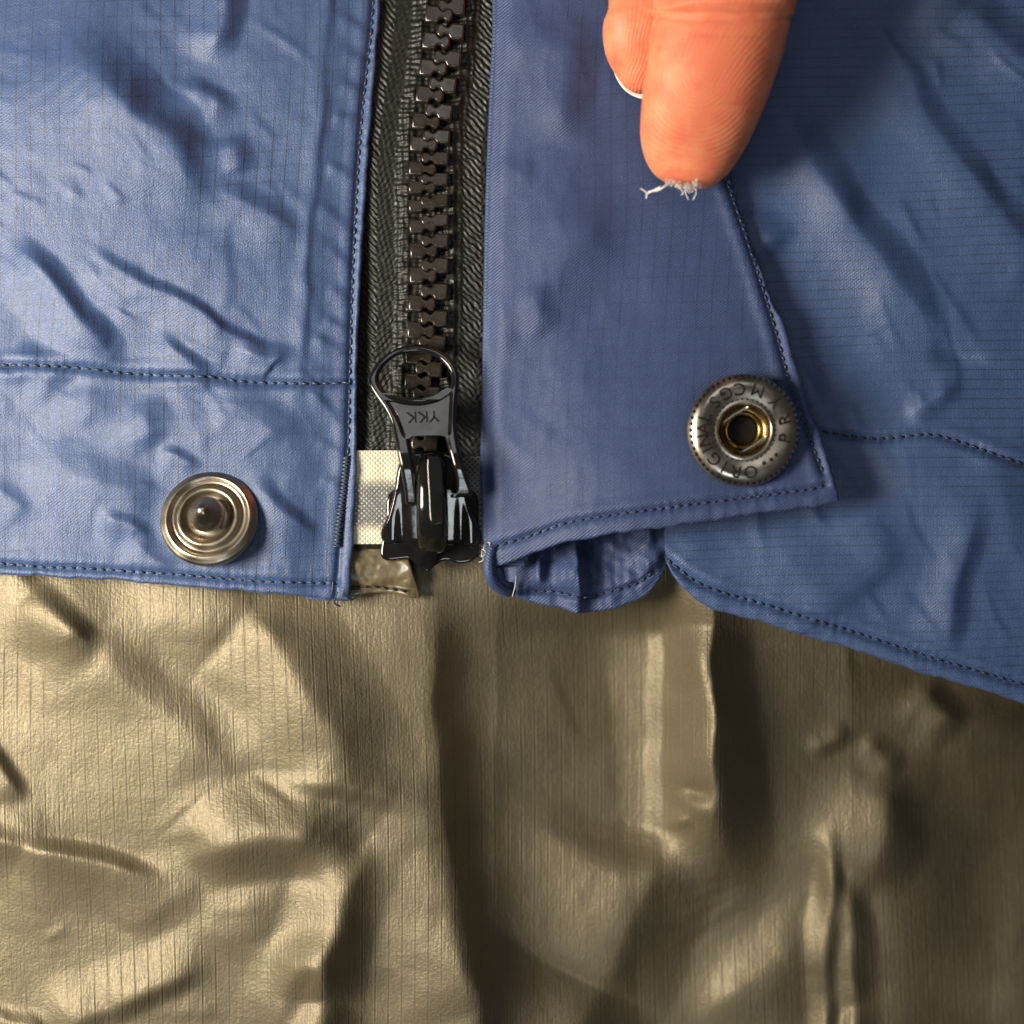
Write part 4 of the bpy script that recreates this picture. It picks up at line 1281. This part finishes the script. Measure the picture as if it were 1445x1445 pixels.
dsp += 2.0 * np.exp(-((iy - (cy_ - 7)) / 5) ** 2)
dsp += -1.2 * np.exp(-((iy - (151 - 0.06 * (ix - 1000))) / 3.0) ** 2) * smooth(985, 1015, ix) * smooth(1085, 1050, ix)
dsp += -1.0 * np.exp(-((iy - (48 + 0.03 * (ix - 1000))) / 3.0) ** 2) * smooth(950, 1000, ix)
co += nr * (dsp * fr * S)[:, None]
hand_me.vertices.foreach_set('co', co.ravel()); hand_me.update()
hand = obj('hand', hand_me, M_skin)
hand.location = tipW
hand['label'] = 'bare hand reaching in from above, finger pad pressing down the blue flap'
hand['category'] = 'hand'
hand_me.polygons.foreach_set('use_smooth', np.ones(len(hand_me.polygons), bool))
# nail of the second finger, its free edge standing past the tip
V = []; F = []
nu, nvv = 24, 12
lx = [(865, 98), (870, 111), (876, 121), (885, 130.5), (897, 137), (911, 140), (926, 136), (940, 124)]
edge = catmull(lx, 5); edge = edge[np.linspace(0, len(edge) - 1, nu).astype(int)]
cxn, cyn = 905.0, 70.0
for top in (0, 1):
    for j in range(nvv):
        f = j / (nvv - 1)
        for i in range(nu):
            ex, ey = edge[i]
            X_ = cxn + (ex - cxn) * (0.55 + 0.45 * f); Y_ = cyn + (ey - cyn) * (0.3 + 0.7 * f)
            zz = 72 + 26 * (1 - ((ex - cxn) / 40.0) ** 2) * 0.0 + 14 * (1 - f) * 0 + 10 * abs((ex - cxn) / 38) ** 2 + 4 * top
            V.append((*up(X_, Y_, zz), zz))
o0 = nvv * nu
for j in range(nvv - 1):
    for i in range(nu - 1):
        a_ = j * nu + i
        F.append((a_, a_ + 1, a_ + nu + 1, a_ + nu)); F.append((o0 + a_, o0 + a_ + nu, o0 + a_ + nu + 1, o0 + a_ + 1))
for i in range(nu - 1):
    a_ = (nvv - 1) * nu + i; F.append((a_, a_ + 1, o0 + a_ + 1, o0 + a_))
bag = Bag(); bag.add(V, F)
me = bag.mesh('fingernail')
nail = obj('fingernail', me, M_nail, hand, 'pale nail edge of the finger behind')
nail.location = -tipW

# ---------------------------------------------------------------- lint on the fingertip
bag = Bag()
def fluff(pts, r_):
    P = catmull([(*up(p[0], p[1], p[2]), p[2]) for p in pts], 6)
    bag.tube([tuple(q) for q in P], r_, 6)
Zl = 150
fluff([(946, 259, Zl), (938, 263, Zl + 4), (930, 268, Zl), (920, 270, Zl - 10), (912, 274, Zl - 16)], 1.3)
fluff([(912, 280, Zl - 18), (913, 273, Zl - 14), (909, 269, Zl - 12), (904, 266, Zl - 10)], 1.2)
fluff([(912, 272, Zl - 16), (922, 269, Zl - 10), (932, 264, Zl)], 1.6)
random.seed(11)
for k in range(30):
    x0 = random.uniform(945, 984); y0 = 258 + 5 * math.sin((x0 - 945) / 39 * math.pi) + random.uniform(-4, 5); z0 = Zl + random.uniform(-2, 16)
    fluff([(x0, y0, z0), (x0 + random.uniform(-6, 6), y0 + random.uniform(-5, 6), z0 + random.uniform(-2, 6)), (x0 + random.uniform(-8, 8), y0 + random.uniform(-5, 8), z0 + random.uniform(-4, 4))], random.uniform(.3, .6))
fluff([(966, 266, Zl), (968, 274, Zl - 6), (972, 282, Zl - 10)], .8)
fluff([(982, 266, Zl), (982, 274, Zl - 6), (978, 282, Zl - 10)], .7)
fluff([(958, 264, Zl), (964, 271, Zl - 4), (962, 275, Zl - 8)], .9)
lint_me = bag.mesh('lint')
lint = obj('lint', lint_me, M_lint)
lint['label'] = 'wisp of white lint stuck to the fingertip'
lint['category'] = 'lint'
